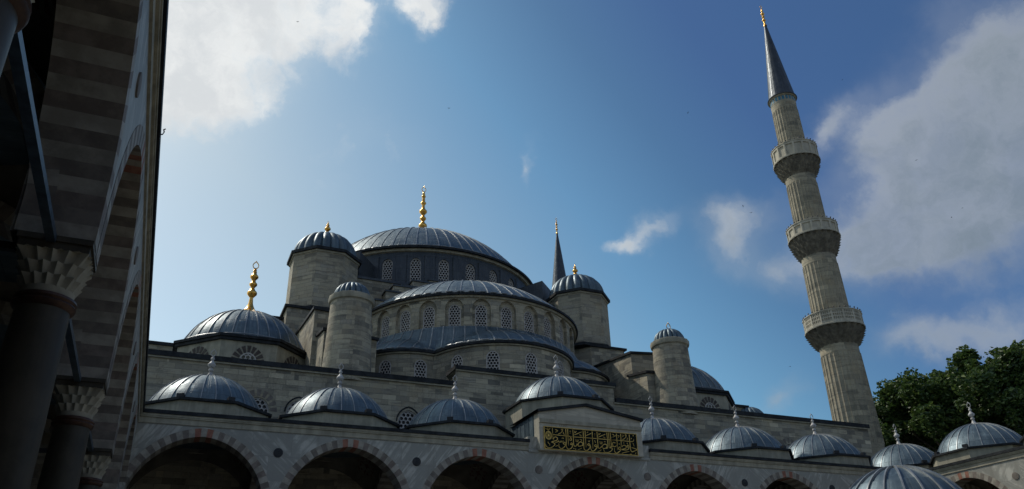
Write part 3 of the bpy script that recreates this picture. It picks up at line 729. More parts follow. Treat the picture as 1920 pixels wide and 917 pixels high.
def stroke(q, pts, w0=.05, w1=None, w2=None, closed=False):
    """pen stroke through the points: width w0 -> w1 (middle) -> w2"""
    w1 = w0 if w1 is None else w1; w2 = w0 if w2 is None else w2
    P = []
    for x, y in pts:
        X, Y = ORG[q][0]+x/16.667, ORG[q][1]+y/16.667; u, v = rect(X, Y); P.append(Vector((u, 0, v)))
    C = []; n = len(P)
    for i in range(n-1):
        p0, p1, p2, p3 = P[max(i-1, 0)], P[i], P[i+1], P[min(i+2, n-1)]
        k = 1 if n == 2 else 5
        for j in range(k):
            t = j/k; C.append(.5*((2*p1)+(p2-p0)*t+(2*p0-5*p1+4*p2-p3)*t*t+(3*p1-p0-3*p2+p3)*t**3))
    C.append(P[-1]); L = len(C); prev = None
    for i, c in enumerate(C):
        c = Vector((min(max(c.x, .03), SIGN_W-.03), 0, min(max(c.z, .03), SIGN_H-.03)))
        d = (C[min(i+1, L-1)]-C[max(i-1, 0)]); d = d.normalized() if d.length > 1e-6 else Vector((1, 0, 0)); s_ = Vector((-d.z, 0, d.x)); t = i/max(1, L-1)
        wd = (w0+(w1-w0)*t*2 if t < .5 else w1+(w2-w1)*(t*2-1))*.31
        a, b = c-s_*wd, c+s_*wd; y = -.072
        cur = [(a.x, -.05, a.z), (a.x, y, a.z), (b.x, y, b.z), (b.x, -.05, b.z)]
        if prev:
            for j in range(3): LET.face([prev[j], prev[j+1], cur[j+1], cur[j]])
        prev = cur
def dot(q, x, y, r=.032):
    u, v = rect(ORG[q][0]+x/16.667, ORG[q][1]+y/16.667); u = min(max(u, .05), SIGN_W-.05); v = min(max(v, .05), SIGN_H-.05)
    LET.face([(u-r,-.07,v), (u,-.07,v-r), (u+r,-.07,v), (u,-.07,v+r)])
    ring = [(u-r, v), (u, v-r), (u+r, v), (u, v+r)]
    for a, b in zip(ring, ring[1:]+ring[:1]): LET.face([(a[0],-.05,a[1]), (b[0],-.05,b[1]), (b[0],-.07,b[1]), (a[0],-.07,a[1])])
T = .052
for q, pts, *wv in [
 (1, [(310,120),(325,350),(328,480)], .03), (1, [(100,160),(150,180),(190,225)], .05,.03,.02), (1, [(250,160),(215,185),(190,225)], .05,.03,.02), (1, [(172,130),(185,225)], .03),
 (1, [(400,190),(480,230),(400,280)], .04), (1, [(600,215),(595,185),(630,180),(632,215),(595,280),(490,335)], .04), (1, [(655,270),(660,325),(700,340)], .03),
 (1, [(325,345),(500,365),(730,388),(840,400),(880,430),(910,490),(885,535),(850,510),(872,460),(905,415),(1000,425)], .04,.05,.04),
 (1, [(340,500),(360,440),(420,420),(472,465),(450,520),(380,545),(285,575),(340,600),(388,640),(360,690),(290,740),(200,755),(130,720),(92,650)], .05,.06,.03),
 (1, [(400,590),(480,570),(502,540),(530,580),(562,580),(580,540),(602,580),(640,570),(642,530)], .05,.05,.03),
 (1, [(690,580),(650,620),(690,650),(732,620),(690,580)], .055), (1, [(732,620),(710,690),(640,765),(570,780),(515,720),(510,620)], .05,.06,.025),
 (1, [(730,170),(738,400),(745,600),(740,700),(780,785),(850,795),(920,740),(945,650)], .06,.045,.06), (1, [(790,175),(798,400),(810,690)], .06,.05,.015),
 (1, [(900,600),(870,640),(910,660),(945,640),(900,600)], .055), (1, [(170,570),(190,620),(225,640),(225,690)], .035), (1, [(400,710),(480,685)], .035), (1, [(600,460),(660,455),(650,480)], .04),
 (2, [(215,110),(230,330),(240,570),(280,625),(330,600),(345,550),(372,600)], .06,.05,.045), (2, [(372,600),(390,540),(440,490),(500,510),(530,560),(480,610),(400,625),(372,600)], .05,.06,.055), (2, [(480,610),(550,600)], .05),
 (2, [(535,140),(545,350),(555,600),(562,700),(610,755),(680,745),(745,670),(750,590)], .06,.045,.06), (2, [(597,140),(607,360),(627,660)], .06,.05,.015), (2, [(715,540),(675,575),(710,605),(750,590),(715,540)], .055),
 (2, [(817,170),(828,390),(842,700)], .06,.05,.015), (2, [(765,600),(775,710),(830,775),(900,745),(970,660),(975,610)], .02,.06,.05), (2, [(925,575),(890,605),(930,640),(975,615),(925,575)], .055),
 (2, [(260,275),(490,180)], .045), (2, [(280,150),(280,210),(330,160)], .035), (2, [(420,270),(470,290),(470,320)], .035), (2, [(630,295),(790,225)], .045), (2, [(650,210),(690,180)], .035),
 (2, [(310,400),(315,480),(375,480),(378,420)], .025), (2, [(345,420),(345,480)], .025), (2, [(430,410),(480,420),(490,470)], .03), (2, [(690,450),(720,490),(745,450)], .035), (2, [(890,440),(925,520)], .04),
 (2, [(300,690),(300,750)], .03), (2, [(370,740),(430,710),(490,690)], .03), (2, [(170,330),(550,355),(990,390)], .045),
 (3, [(300,180),(318,400),(335,620),(370,690),(430,650),(440,620),(460,670)], .06,.05,.045), (3, [(460,670),(480,600),(540,560),(600,580),(612,640),(560,690),(480,690)], .05,.06,.05), (3, [(560,690),(640,660),(630,420),(605,200)], .05,.05,.06),
 (3, [(655,200),(675,420),(690,640)], .06,.05,.015), (3, [(710,200),(730,420),(745,620),(690,670),(760,680),(780,720),(720,790),(620,825),(540,800),(505,715)], .06,.05,.025),
 (3, [(880,525),(810,503),(780,560),(800,610),(770,640),(740,640)], .045,.06,.05), (3, [(795,625),(870,640),(910,600)], .05), (3, [(905,230),(925,440),(942,740)], .06,.05,.015),
 (3, [(340,345),(560,250)], .045), (3, [(360,215),(355,280),(410,225)], .035), (3, [(490,340),(540,350),(550,380)], .035), (3, [(750,360),(880,300)], .045), (3, [(760,250),(820,260),(810,290)], .035),
 (3, [(390,470),(405,545),(460,545),(460,480)], .025), (3, [(430,480),(430,545)], .025), (3, [(520,480),(570,490)], .03), (3, [(320,790),(400,770),(430,730)], .03), (3, [(300,390),(620,415),(1000,450)], .045),
 (4, [(305,150),(320,370),(325,560)], .06,.05,.02), (4, [(112,590),(120,700),(180,760),(250,720),(312,660),(310,600)], .02,.06,.05), (4, [(270,560),(235,610),(270,640),(312,610),(270,560)], .055),
 (4, [(310,640),(400,630),(470,600),(482,550),(430,510),(380,520),(345,570)], .05,.06,.04), (4, [(530,500),(510,550),(550,570),(572,530),(530,500)], .05), (4, [(572,540),(560,620),(500,655),(400,655),(310,640)], .05),
 (4, [(572,180),(590,380),(615,600),(630,670),(670,715),(740,690),(820,650),(740,610),(650,580)], .06,.05,.05), (4, [(0,340),(200,355),(580,390),(690,395),(712,350),(710,315)], .045,.045,.02),
 (4, [(20,275),(150,205)], .04), (4, [(360,330),(420,310),(480,230),(470,180),(440,190),(460,220)], .04), (4, [(210,210),(260,220),(230,280)], .03), (4, [(370,180),(390,220),(360,250)], .03), (4, [(500,280),(530,310),(490,340)], .03),
 (4, [(690,440),(730,540)], .035), (4, [(350,760),(440,730),(580,705)], .045,.045,.02), (4, [(600,800),(660,815)], .04), (4, [(790,740),(770,785)], .03)]:
    stroke(q, pts, *wv)
for q, x, y in ((1,870,245),(1,870,300),(1,980,780),(2,135,170),(2,135,220),(2,898,245),(2,898,300),(2,240,695),(3,230,250),(3,230,300),(4,405,440),(4,515,450),(4,265,470),(4,640,300),(4,700,215)): dot(q, x, y)
build(LET, 'lettering', 'gilding', SG)
mb = MB(); cu, cv = rect(1016+195/16.667, 795+368/16.667)
for ra, rb, nn in ((.0, .055, 12), (.08, .115, 24), (.135, .155, 24), (.17, .20, 24)):
    for k in range(nn):
        if ra == .08 and k % 2: continue
        a, b = 2*PI*k/nn, 2*PI*(k+1)/nn
        mb.face([(cu+ra*cos(t)*.95, -.064, cv+ra*sin(t)*1.1) for t in (a,)]+[(cu+rb*cos(a)*.95, -.064, cv+rb*sin(a)*1.1), (cu+rb*cos(b)*.95, -.064, cv+rb*sin(b)*1.1), (cu+ra*cos(b)*.95, -.064, cv+ra*sin(b)*1.1)])
build(mb, 'rosette', 'gilding', SG)
# faint date cut in the moulding above
DT = MB()
for pts in ([(520,285),(525,308)], [(550,285),(553,308)], [(575,312),(588,290),(600,312)], [(606,314),(617,290),(630,316)]):
    P = [rect(980+x/7.64, 760+y/7.64) for x, y in pts]
    for (ua, va), (ub, vb) in zip(P, P[1:]):
        DT.face([(ua-.012,-.07,va), (ua+.012,-.07,va), (ub+.012,-.07,vb), (ub-.012,-.07,vb)])
build(DT, 'carved_date', 'vous_grey', SG)

# =================================================================== MOSQUE
MQ = empty('mosque', (XC, 68.62, 0)); MR = (XC, 68.62, -EYE)
tag(MQ, 'great stone mosque with a cascade of grey lead domes and lattice windows', 'mosque')
def mq(mb, name, mat, org=None, smooth=None): 
    org = org or MR
    return build(mb, name, mat, MQ, org, smooth, MR)
def sub(mb, name, mat, parent_obj, porg, smooth=None): return build(mb, name, mat, parent_obj, porg, smooth, porg)
WY = 43.2; HX0, HX1 = -7.1, 48.2
RX0, RX1 = 15.3, 26.3
# front wall with its upper windows
mb = MB(); ww = .62
wins = [4.05, 6.2, 12.45, 28.7, 34.9, 37.0, 40.3]
ops = [(x, ww, 11.2, 11.75, win_curve(ww)) for x in wins]
wall_open(mb, lambda u, v, d: (u, WY+d, v), HX0, HX1, -EYE, 14.05, ops, .2, step=50)
mb.face([(HX1,WY,-EYE), (HX1,95,-EYE), (HX1,95,14.05), (HX1,WY,14.05)]); mb.face([(HX0,95,-EYE), (HX0,WY,-EYE), (HX0,WY,14.05), (HX0,95,14.05)]); mb.face([(HX1,95,-EYE), (HX0,95,-EYE), (HX0,95,14.05), (HX1,95,14.05)])
mb.box(RX0, RX1, WY-.004, 44.6, 14.05, 15.12, skip='b')
mq(mb, 'hall_wall', 'ashlar')
mb = MB(); mb.box(HX0, RX0+.05, WY-.14, 95, 14.05, 14.14, m=1); mb.box(HX0-.05, RX0, WY-.2, WY+.5, 14.14, 14.42); mb.box(RX1-.05, HX1, WY-.14, 95, 14.05, 14.14, m=1); mb.box(RX1, HX1+.05, WY-.2, WY+.5, 14.14, 14.42)
mb.box(RX0-.05, RX1+.05, WY-.14, 44.7, 15.12, 15.2, m=1); mb.box(RX0-.1, RX1+.1, WY-.2, 44.75, 15.2, 15.44)
mb.face([(RX0-.1,WY-.2,15.2), (RX0-.45,WY-.2,14.85), (RX0-.45,44.7,14.85), (RX0-.1,44.7,15.2)])
mq(mb, 'coping', ['coping', 'trim'])
mb = MB(); mb.box(HX0, HX1, WY+.5, 95, 14.0, 14.25); mq(mb, 'hall_roof', 'lead')
for x in wins:
    o = window(MQ, x, WY+.12, 11.2, 0, ww, .55, .25, MR)
    if x not in (12.45, 6.2):
        mb = MB()
        for k in range(9):
            t = -.95+1.9*k/8; a = arch_pt(ww+.06, (ww+.06)*1.12, t-.07, .0); b = arch_pt(ww+.06, (ww+.06)*1.12, t+.07, 0); c = arch_pt(ww+.06, (ww+.06)*1.12, t+.075, .36); d = arch_pt(ww+.06, (ww+.06)*1.12, t-.075, .36)
            mb.face([(p[0], -.128, p[1]+.55) for p in (a, b, c, d)])
        build(mb, 'voussoirs', 'vous_grey', o)
    else:
        mb = MB(); cv = arch_curve(ww+.04, (ww+.04)*1.25, 12); co = arch_curve(ww+.04, (ww+.04)*1.25, 12, .09)
        for i in range(12): mb.face([(cv[i][0],-.14,cv[i][1]+.55), (cv[i+1][0],-.14,cv[i+1][1]+.55), (co[i+1][0],-.14,co[i+1][1]+.55), (co[i][0],-.14,co[i][1]+.55)])
        build(mb, 'hood_mould', 'coping', o)
# --- exedrae: scalloped wall and lead roof around the lower front
SC = (XC, 55.8)
CIR = [(XC, 49.3, 5.45), (XC-5.98, 51.31, 3.75), (XC+5.98, 51.31, 3.75)]
def r_out(phi, inset=0.0):
    d = (sin(phi), -cos(phi)); best = 9.3-inset if abs(phi) > rad(62) else 0
    for cx, cy, R in CIR:
        R -= inset; ex, ey = cx-SC[0], cy-SC[1]; b = d[0]*ex+d[1]*ey; c = ex*ex+ey*ey-R*R; D2 = b*b-c
        if D2 > 0: best = max(best, b+math.sqrt(D2))
    return best
NP = 240; PH = [rad(-84)+rad(168)*i/NP for i in range(NP+1)]
OUTL = [(SC[0]+r_out(p, .22)*sin(p), SC[1]-r_out(p, .22)*cos(p)) for p in PH]
ACC = [0.0]
for a, b in zip(OUTL, OUTL[1:]): ACC.append(ACC[-1]+math.hypot(b[0]-a[0], b[1]-a[1]))
def out_at(u):
    u = min(max(u, 0), ACC[-1]-1e-6); i = int(np.searchsorted(ACC, u, side='right'))-1; i = min(max(i, 0), NP-1)
    t = (u-ACC[i])/(ACC[i+1]-ACC[i]); a, b = OUTL[i], OUTL[i+1]; dx, dy = b[0]-a[0], b[1]-a[1]; L = math.hypot(dx, dy)
    return (a[0]+dx*t, a[1]+dy*t), (dy/L, -dx/L)
def f_out(u, v, d):
    p, n = out_at(u); return (p[0]-n[0]*d, p[1]-n[1]*d, v)
def u_near(x, y):
    i = min(range(NP+1), key=lambda k: (OUTL[k][0]-x)**2+(OUTL[k][1]-y)**2); return ACC[i]
exw = []
for a in (-52, -24.4, 3.9, 32.3, 58): exw.append(u_near(XC+5.23*sin(rad(a)), 49.3-5.23*cos(rad(a))))
for x, y in ((12.35, 48.6), (14.55, 47.75), (2*XC-12.35, 48.6), (2*XC-14.0, 47.75)): exw.append(u_near(x, y))
EH, ES = .43, 1.02
mb = MB(); wall_open(mb, f_out, 0, ACC[-1], 13.8, 17.62, [(u, EH, 15.75, 15.75+ES, win_curve(EH)) for u in exw], .14, step=.45)
mq(mb, 'exedra_wall', 'ashlar', smooth=30)
for u in exw:
    p, n = out_at(u); window(MQ, p[0]-n[0]*.05, p[1]-n[1]*.05, 15.75, math.atan2(n[0], -n[1]), EH, ES, .215, MR)
mb = MB()
def eave_strip(mb, ra, rb, za, zb, m=0):
    for i in range(NP):
        P = [(SC[0]+(r_out(p)+e)*sin(p), SC[1]-(r_out(p)+e)*cos(p)) for p in (PH[i], PH[i+1]) for e in (ra, rb)]
        mb.face([(*P[0], za), (*P[2], za), (*P[3], zb), (*P[1], zb)], m=m)
eave_strip(mb, -.25, -.10, 17.6, 17.6, 1); eave_strip(mb, -.10, -.07, 17.6, 17.68, 1); eave_strip(mb, -.07, .06, 17.68, 17.7); eave_strip(mb, .06, .07, 17.7, 17.87); eave_strip(mb, .07, -.03, 17.87, 17.9)
mq(mb, 'exedra_eave', ['coping', 'trim'], smooth=40)
mb = MB(); NT_ = 12; RS = 8.72
def cap_z(x, y):
    z = 0
    for cx, cy, R in CIR:
        R -= .1; h = 2.25 if cx == XC else 1.75; rho = (R*R+h*h)/(2*h); d2 = (x-cx)**2+(y-cy)**2
        if d2 < R*R: z = max(z, 17.86+h-rho+math.sqrt(rho*rho-d2))
    return z
def roof_pt(i, j):
    p = PH[i]; t = j/NT_; r = (r_out(p)-.02)*(1-t)+RS*t; x, y = SC[0]+r*sin(p), SC[1]-r*cos(p)
    z = 17.88+(19.98-17.88)*(t**2.2); return (x, y, max(z, min(cap_z(x, y), 19.97)))
for i in range(NP):
    for j in range(NT_): mb.face([roof_pt(i, j), roof_pt(i+1, j), roof_pt(i+1, j+1), roof_pt(i, j+1)], uv=[(ACC[i], j*.4), (ACC[i+1], j*.4), (ACC[i+1], j*.4+.4), (ACC[i], j*.4+.4)])
for i in range(0, NP, 7):
    q = [Vector(roof_pt(i, j))+Vector((0, 0, .015)) for j in range(NT_+1)]; mb.tube(q, .045, 5, m=1)
mq(mb, 'exedra_roof', ['lead', 'lead_rib'], smooth=30)
# snow guards: short bars along the eave
def rail(pts, r0, r1, on, off):
    mb = MB(); P = [Vector(p) for p in pts]; prev = None
    for i, p in enumerate(P):
        t = (P[min(i+1, len(P)-1)]-P[max(i-1, 0)]).normalized(); a = t.cross(Vector((0, 0, 1))).normalized(); b = t.cross(a); r = r1 if i % (on+off) < on else r0
        cur = [p+(a*cos(PI*k/3)+b*sin(PI*k/3))*r for k in range(6)]
        if prev:
            for k in range(6): mb.face([prev[k], cur[k], cur[(k+1) % 6], prev[(k+1) % 6]])
        prev = cur
    return mb
mb = rail([(SC[0]+(r_out(p)-.12)*sin(p), SC[1]-(r_out(p)-.12)*cos(p), 18.0) for p in PH[3:-3]], .012, .045, 4, 2)
mq(mb, 'snow_guard', 'lead_rib')
# --- semi-dome on its windowed drum
SW = [rad(a) for a in range(0)]; 
SANG = [rad(12.6*k) for k in range(-7, 8)]; SR = 8.7
mb = MB(); NH, NS = .66, 1.35
fm = cyl_map(SC[0], SC[1], SR)
wall_open(mb, fm, rad(-100)*SR, rad(100)*SR, 19.6, 22.12, [(a*SR, NH, 19.99, 19.99+NS, win_curve(NH)) for a in SANG], .24, step=.5)
mb2 = MB(); wall_open(mb, cyl_map(SC[0], SC[1], SR-.24), rad(-100)*(SR-.24), rad(100)*(SR-.24), 19.6, 22.1, [(a*(SR-.24), .43, 20.05, 20.05+1.2, win_curve(.43)) for a in SANG], .1, step=.5)
mq(mb, 'semi_dome_drum', 'ashlar', smooth=30)
for a in SANG: window(MQ, SC[0]+(SR-.30)*sin(a), SC[1]-(SR-.30)*cos(a), 20.05, a, .43, 1.2, .205, MR)
mb = MB(); mb.lathe([(8.7,22.1), (8.86,22.12), (8.88,22.2), (8.95,22.22)], 120, *SC, -rad(100), rad(100), m=1); mb.lathe([(8.95,22.22), (9.06,22.24), (9.06,22.4), (8.9,22.46)], 120, *SC, -rad(100), rad(100))
mq(mb, 'semi_dome_eave', ['coping', 'trim'], smooth=40)
SDO = (SC[0], SC[1], 22.44)
mb = MB(); dome(mb, 8.75, 3.75, 22.44, 56, *SC, n=18, a0=-PI/2-.1, a1=PI/2+.1, ribw=.085, ribh=.08, seams=(.25, .55, .8))
so_ = mq(mb, 'semi_dome', ['lead', 'lead_rib'], SDO, 40)
mb = rail([(SC[0]+8.72*sin(a), SC[1]-8.72*cos(a), 22.62) for a in np.linspace(rad(-86), rad(86), 166)], .014, .05, 3, 2)
sub(mb, 'snow_guard', 'lead_rib', so_, SDO)
# --- square of the main piers with stepped arch backing
mb = MB(); mb.box(XC-9.5, XC+9.5, 57.2, 80, 14, 26.85); 
steps = [(7.4, 24.7), (6.6, 25.6), (6.0, 26.2), (5.3, 26.3), (4.4, 26.9), (3.0, 27.2)]
for i, (dx, z) in enumerate(steps):
    mb.box(XC-dx, XC+dx, 56.15+i*.03, 57.3, 20, z)
mq(mb, 'pier_square', 'ashlar')
mb = MB()
for i, (dx, z) in enumerate(steps): mb.box(XC-dx-.08, XC+dx+.08, 56.05+i*.03, 57.3, z, z+.13)
mb.box(XC-9.6, XC+9.6, 57.08, 80, 26.852, 27.05)
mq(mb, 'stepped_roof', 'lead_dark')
# --- main drum and dome
MC = (XC, 68.62); DR = 10.9; DANG = [rad(12.857*(k+.5)) for k in range(-14, 14)]
mb = MB(); wall_open(mb, cyl_map(*MC, DR), -PI*DR, PI*DR, 26.9, 30.72, [(a*DR, .47, 27.9, 29.62, win_curve(.47)) for a in DANG], .3, step=.6)
for k in range(28):
    a = rad(12.857*k)
    if abs(((k*12.857+180) % 360)-180) > 80: continue
    # flat pilasters between the windows
    P = [(MC[0]+(DR+e)*sin(a+o), MC[1]-(DR+e)*cos(a+o)) for o, e in ((-.045, 0), (-.04, .1), (.04, .1), (.045, 0))]
    mb.prism(P, 26.9, 30.4, top=True, bottom=False)
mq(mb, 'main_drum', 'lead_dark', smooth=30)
for a in DANG:
    if abs(a) < rad(95): window(MQ, MC[0]+(DR-.16)*sin(a), MC[1]-(DR-.16)*cos(a), 27.9, a, .47, 1.72, .245, MR)
mb = MB(); mb.lathe([(10.9,30.7), (11.1,30.74), (11.13,30.86), (11.22,30.9)], 160, *MC, m=1); mb.lathe([(11.22,30.9), (11.42,30.93), (11.42,31.12), (11.1,31.22), (10.9,31.3)], 160, *MC)
mq(mb, 'main_eave', ['coping', 'trim'], smooth=40)
MDO = (*MC, 31.2)
mb = MB(); dome(mb, 10.75, 6.05, 31.2, 64, *MC, n=22, ribw=.10, ribh=.10, seams=(.2, .42, .64, .84))
md = mq(mb, 'main_dome', ['lead', 'lead_rib'], MDO, 40)
mb = MB(); finial(mb, 0, 6.75, .36, [(.29, 1.25), (.415, .92), (.54, 1.15), (.69, .8), (.81, .62)], emblem=.11, flare=2.7, lobed=True)
fo = build(mb, 'finial', 'gold', md, smooth=40); fo.location = (0, 0, 6.12)
mb = rail([(MC[0]+11.0*sin(a), MC[1]-11.0*cos(a), 31.36) for a in np.linspace(rad(-95), rad(95), 240)], .016, .06, 3, 2)
sub(mb, 'snow_guard', 'lead_rib', md, MDO)
# drum buttresses on the diagonals: lead-clad slabs with sloping tops
for sx in (-1, 1):
    for yy in (-1, 1):
        mb = MB(); t = Vector((sx*.7071, yy*.7071, 0)); n = Vector((-t.y, t.x, 0)); c = Vector((*MC, 0))
        P = [c+t*10.6-n*1.3, c+t*10.6+n*1.3, c+t*13.2+n*1.3, c+t*13.2-n*1.3]
        if (P[1]-P[0]).cross(P[2]-P[1]).z < 0: P = P[::-1]; zt = [29.9, 29.9, 29.5, 29.5]
        else: zt = [29.5, 29.5, 29.9, 29.9]
        mb.prism([(p.x, p.y) for p in P], 26.9, 30, zt=zt)
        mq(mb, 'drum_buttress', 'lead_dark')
# --- weight towers with gadrooned caps
def tower_meshes():
    mb = MB(); mb.prism(oct_poly(2.72), 22.9, 27.9); a = mb.mesh('weight_tower', [M['ashlar']])
    mb = MB(); mb.prism(oct_poly(2.82), 27.6, 27.75, m=1); mb.prism(oct_poly(3.0), 27.75, 27.98); b = mb.mesh('tower_cornice', mats_of(['coping', 'trim']))
    mb = MB(); gadroon(mb, 2.45, 2.3, 27.98, 20); c = mb.mesh('tower_dome', [M['lead']], 50)
    mb = MB(); finial(mb, 30.2, 1.55, .17, [(.30, 1.1), (.52, 1.5), (.72, .8)], emblem=.12, flare=2.6); d = mb.mesh('finial', [M['gold']], 40)
    mb = MB(); mb.prism(oct_poly(3.05), 22.7, 22.95); e = mb.mesh('tower_skirt', [M['coping']])
    return a, b, c, d, e
TW = tower_meshes()
def place_tower(x, y):
    o = link('weight_tower', TW[0], MQ, (x-MR[0], y-MR[1], EYE))
    for nm, me in zip(('tower_cornice', 'tower_dome', 'finial', 'tower_skirt'), TW[1:]): link(nm, me, o)
for sx in (-1, 1):
    for yy in (57.45, 79.8): place_tower(XC+sx*11.42, yy)
def mir(poly, sx):
    q = [(XC+sx*x, y) for x, y in poly]; return q if sx > 0 else q[::-1]
for sx in (-1, 1):
    # tower foot: chamfered block
    mb = MB(); poly = mir([(9.0,60), (9.0,57.2), (10.95,54.8), (14.2,54.8), (14.2,60)], sx); mb.prism(poly, 14, 22.62); mq(mb, 'tower_foot', 'ashlar')
    mb = MB(); poly = mir([(8.8,60.1), (8.8,57.1), (10.85,54.62), (14.4,54.62), (14.4,60.1)], sx); mb.prism(poly, 22.62, 22.8); 
    mq(mb, 'foot_coping', 'coping')
    # stepped buttress running out to the turret
    for (xa, xb, ya, yb, za, zb, nm) in ((10.16, 13.3, 47.55, 54.8, 19.45, 20.3, 'upper_buttress'), (9.75, 13.0, 45.1, 47.55, 17.15, 17.6, 'lower_buttress')):
        mb = MB(); P = mir([(xa,ya), (xb,ya), (xb,yb), (xa,yb)], sx); zt = [za, za+.25, zb+.25, zb] if sx > 0 else [zb, zb+.25, za+.25, za]
        mb.prism(P, 13.9, 0, zt=zt); bo = mq(mb, nm, 'ashlar')
        mb = MB(); P = mir([(xa-.12,ya-.15), (xb+.12,ya-.15), (xb+.12,yb), (xa-.12,yb)], sx); mb.prism(P, 0, 0, zt=[z+.17 for z in zt], bottom=False)
        nf = []
        mb2 = MB(); n = 4
        for i in range(n):
            a, b = P[i], P[(i+1) % n]; z0, z1 = zt[i], zt[(i+1) % n]
            mb2.face([(*a, z0), (*b, z1), (*b, z1+.17), (*a, z0+.17)])
        mb2.face([(*p, z+.17) for p, z in zip(P, zt)]); mb2.face([(*p, z) for p, z in zip(P[::-1], zt[::-1])])
        build(mb2, 'lead_cap', 'coping', bo, MR, None, MR)
    # turret
    tx, ty = XC+sx*11.6, 44.53; mb = MB(); mb.lathe([(1.5,13.9), (1.38,16), (1.25,19.1)], 40, tx, ty); to = mq(mb, 'turret', 'ashlar', (tx, ty, 14), 40)
    mb = MB(); mb.lathe([(1.24,19.02), (1.36,19.08), (1.40,19.22), (1.38,19.42), (1.3,19.46), (.9,19.5)], 48, tx, ty, rf=lambda a, z, r, j: r*(1+(.018*sin(a*16) if j in (3, 4) else 0))); sub(mb, 'turret_rim', 'trim', to, (tx, ty, 14), 40)
    mb = MB(); gadroon(mb, 1.06, 1.0, 19.46, 18, tx, ty, amp=.07); sub(mb, 'turret_dome', 'lead', to, (tx, ty, 14), 50)
    # corner dome on an octagonal drum
    cx, cy = XC+sx*16.97, 51.82
    mb = MB(); mb.prism(oct_poly(4.35, cx, cy), 14, 17.1, bottom=False); dro = mq(mb, 'corner_drum', 'trim', (cx, cy, 14))
    mb = MB(); mb.prism(oct_poly(4.55, cx, cy), 17.1, 17.28); mb.prism(oct_poly(4.66, cx, cy), 17.28, 17.45, m=0); sub(mb, 'drum_coping', 'coping', dro, (cx, cy, 14))
    for k in range(-3, 4):
        a = PI/4*k; ap = 4.35*cos(PI/8); wx, wy = cx+(ap+.02)*sin(a), cy-(ap+.02)*cos(a)
        fr, gr, pa = window_meshes(.52, .3, .27); o = link('window', fr, MQ, (wx-MR[0], wy-MR[1], 15.55+EYE), a); link('grille', gr, o); pp = link('pane', pa, o); pp.location = (0, -.12, 0)
        mb = MB()
        for j in range(9):
            t = -.92+1.84*j/8; A_ = [arch_pt(.55, .62, t+d_, o_) for d_, o_ in ((-.075, 0), (.075, 0), (.08, .42), (-.08, .42))]
            mb.face([(p[0], -.012, p[1]+.3) for p in A_]); mb.face([(A_[i][0], y_, A_[i][1]+.3) for i, y_ in ((0, .1), (1, .1), (1, -.012), (0, -.012))])
        build(mb, 'voussoirs', 'vous_dark', o)
    mb = MB(); dome(mb, 3.95, 3.0, 17.45, 32, cx, cy, n=16, ribw=.07, ribh=.07, seams=(.28, .62)); mb.lathe([(4.12,17.42), (4.12,17.5), (3.95,17.54)], 64, cx, cy, m=1); do = mq(mb, 'corner_dome', ['lead', 'lead_rib'], (cx, cy, 17.45), 40)
    mb = MB(); finial(mb, 0, 4.1, .27, [(.40, 1.25), (.56, 1.0), (.70, 1.05), (.79, .5)], emblem=.155, flare=2.9); fo = build(mb, 'finial', 'gold', do, smooth=40); fo.location = (0, 0, 2.98)
    mb = MB(); mb.tube([(cx+4.1*sin(a), cy-4.1*cos(a), 17.62) for a in np.linspace(-1.2, 1.2, 15)], .03, 5); sub(mb, 'cable', 'lead_rib', do, (cx, cy, 17.45))
    # side gallery walls
    for (a, b, y0, y1, zt) in ((20.2, 27.6, 56, 57, 19.1), (13.9, 15.5, 56.1, 57, 22.05)):
        xs = sorted([XC+sx*a, XC+sx*b]); mb = MB(); mb.box(*xs, y0, y1, 14, zt); mb.box(xs[0]-.1, xs[1]+.1, y0-.15, y1+.1, zt, zt+.22, m=1)
        mq(mb, 'gallery_wall', ['ashlar', 'coping'])
# small stair dome at the far right of the roof
mb = MB(); mb.lathe([(1.5,14.2), (1.45,17.95)], 24, 48.5, 56.5); to = mq(mb, 'stair_turret', 'ashlar', (48.5,56.5,14), 40)
mb = MB(); gadroon(mb, 1.5, 1.35, 17.95, 20, 48.5, 56.5); sub(mb, 'turret_dome', 'lead', to, (48.5,56.5,14), 50)

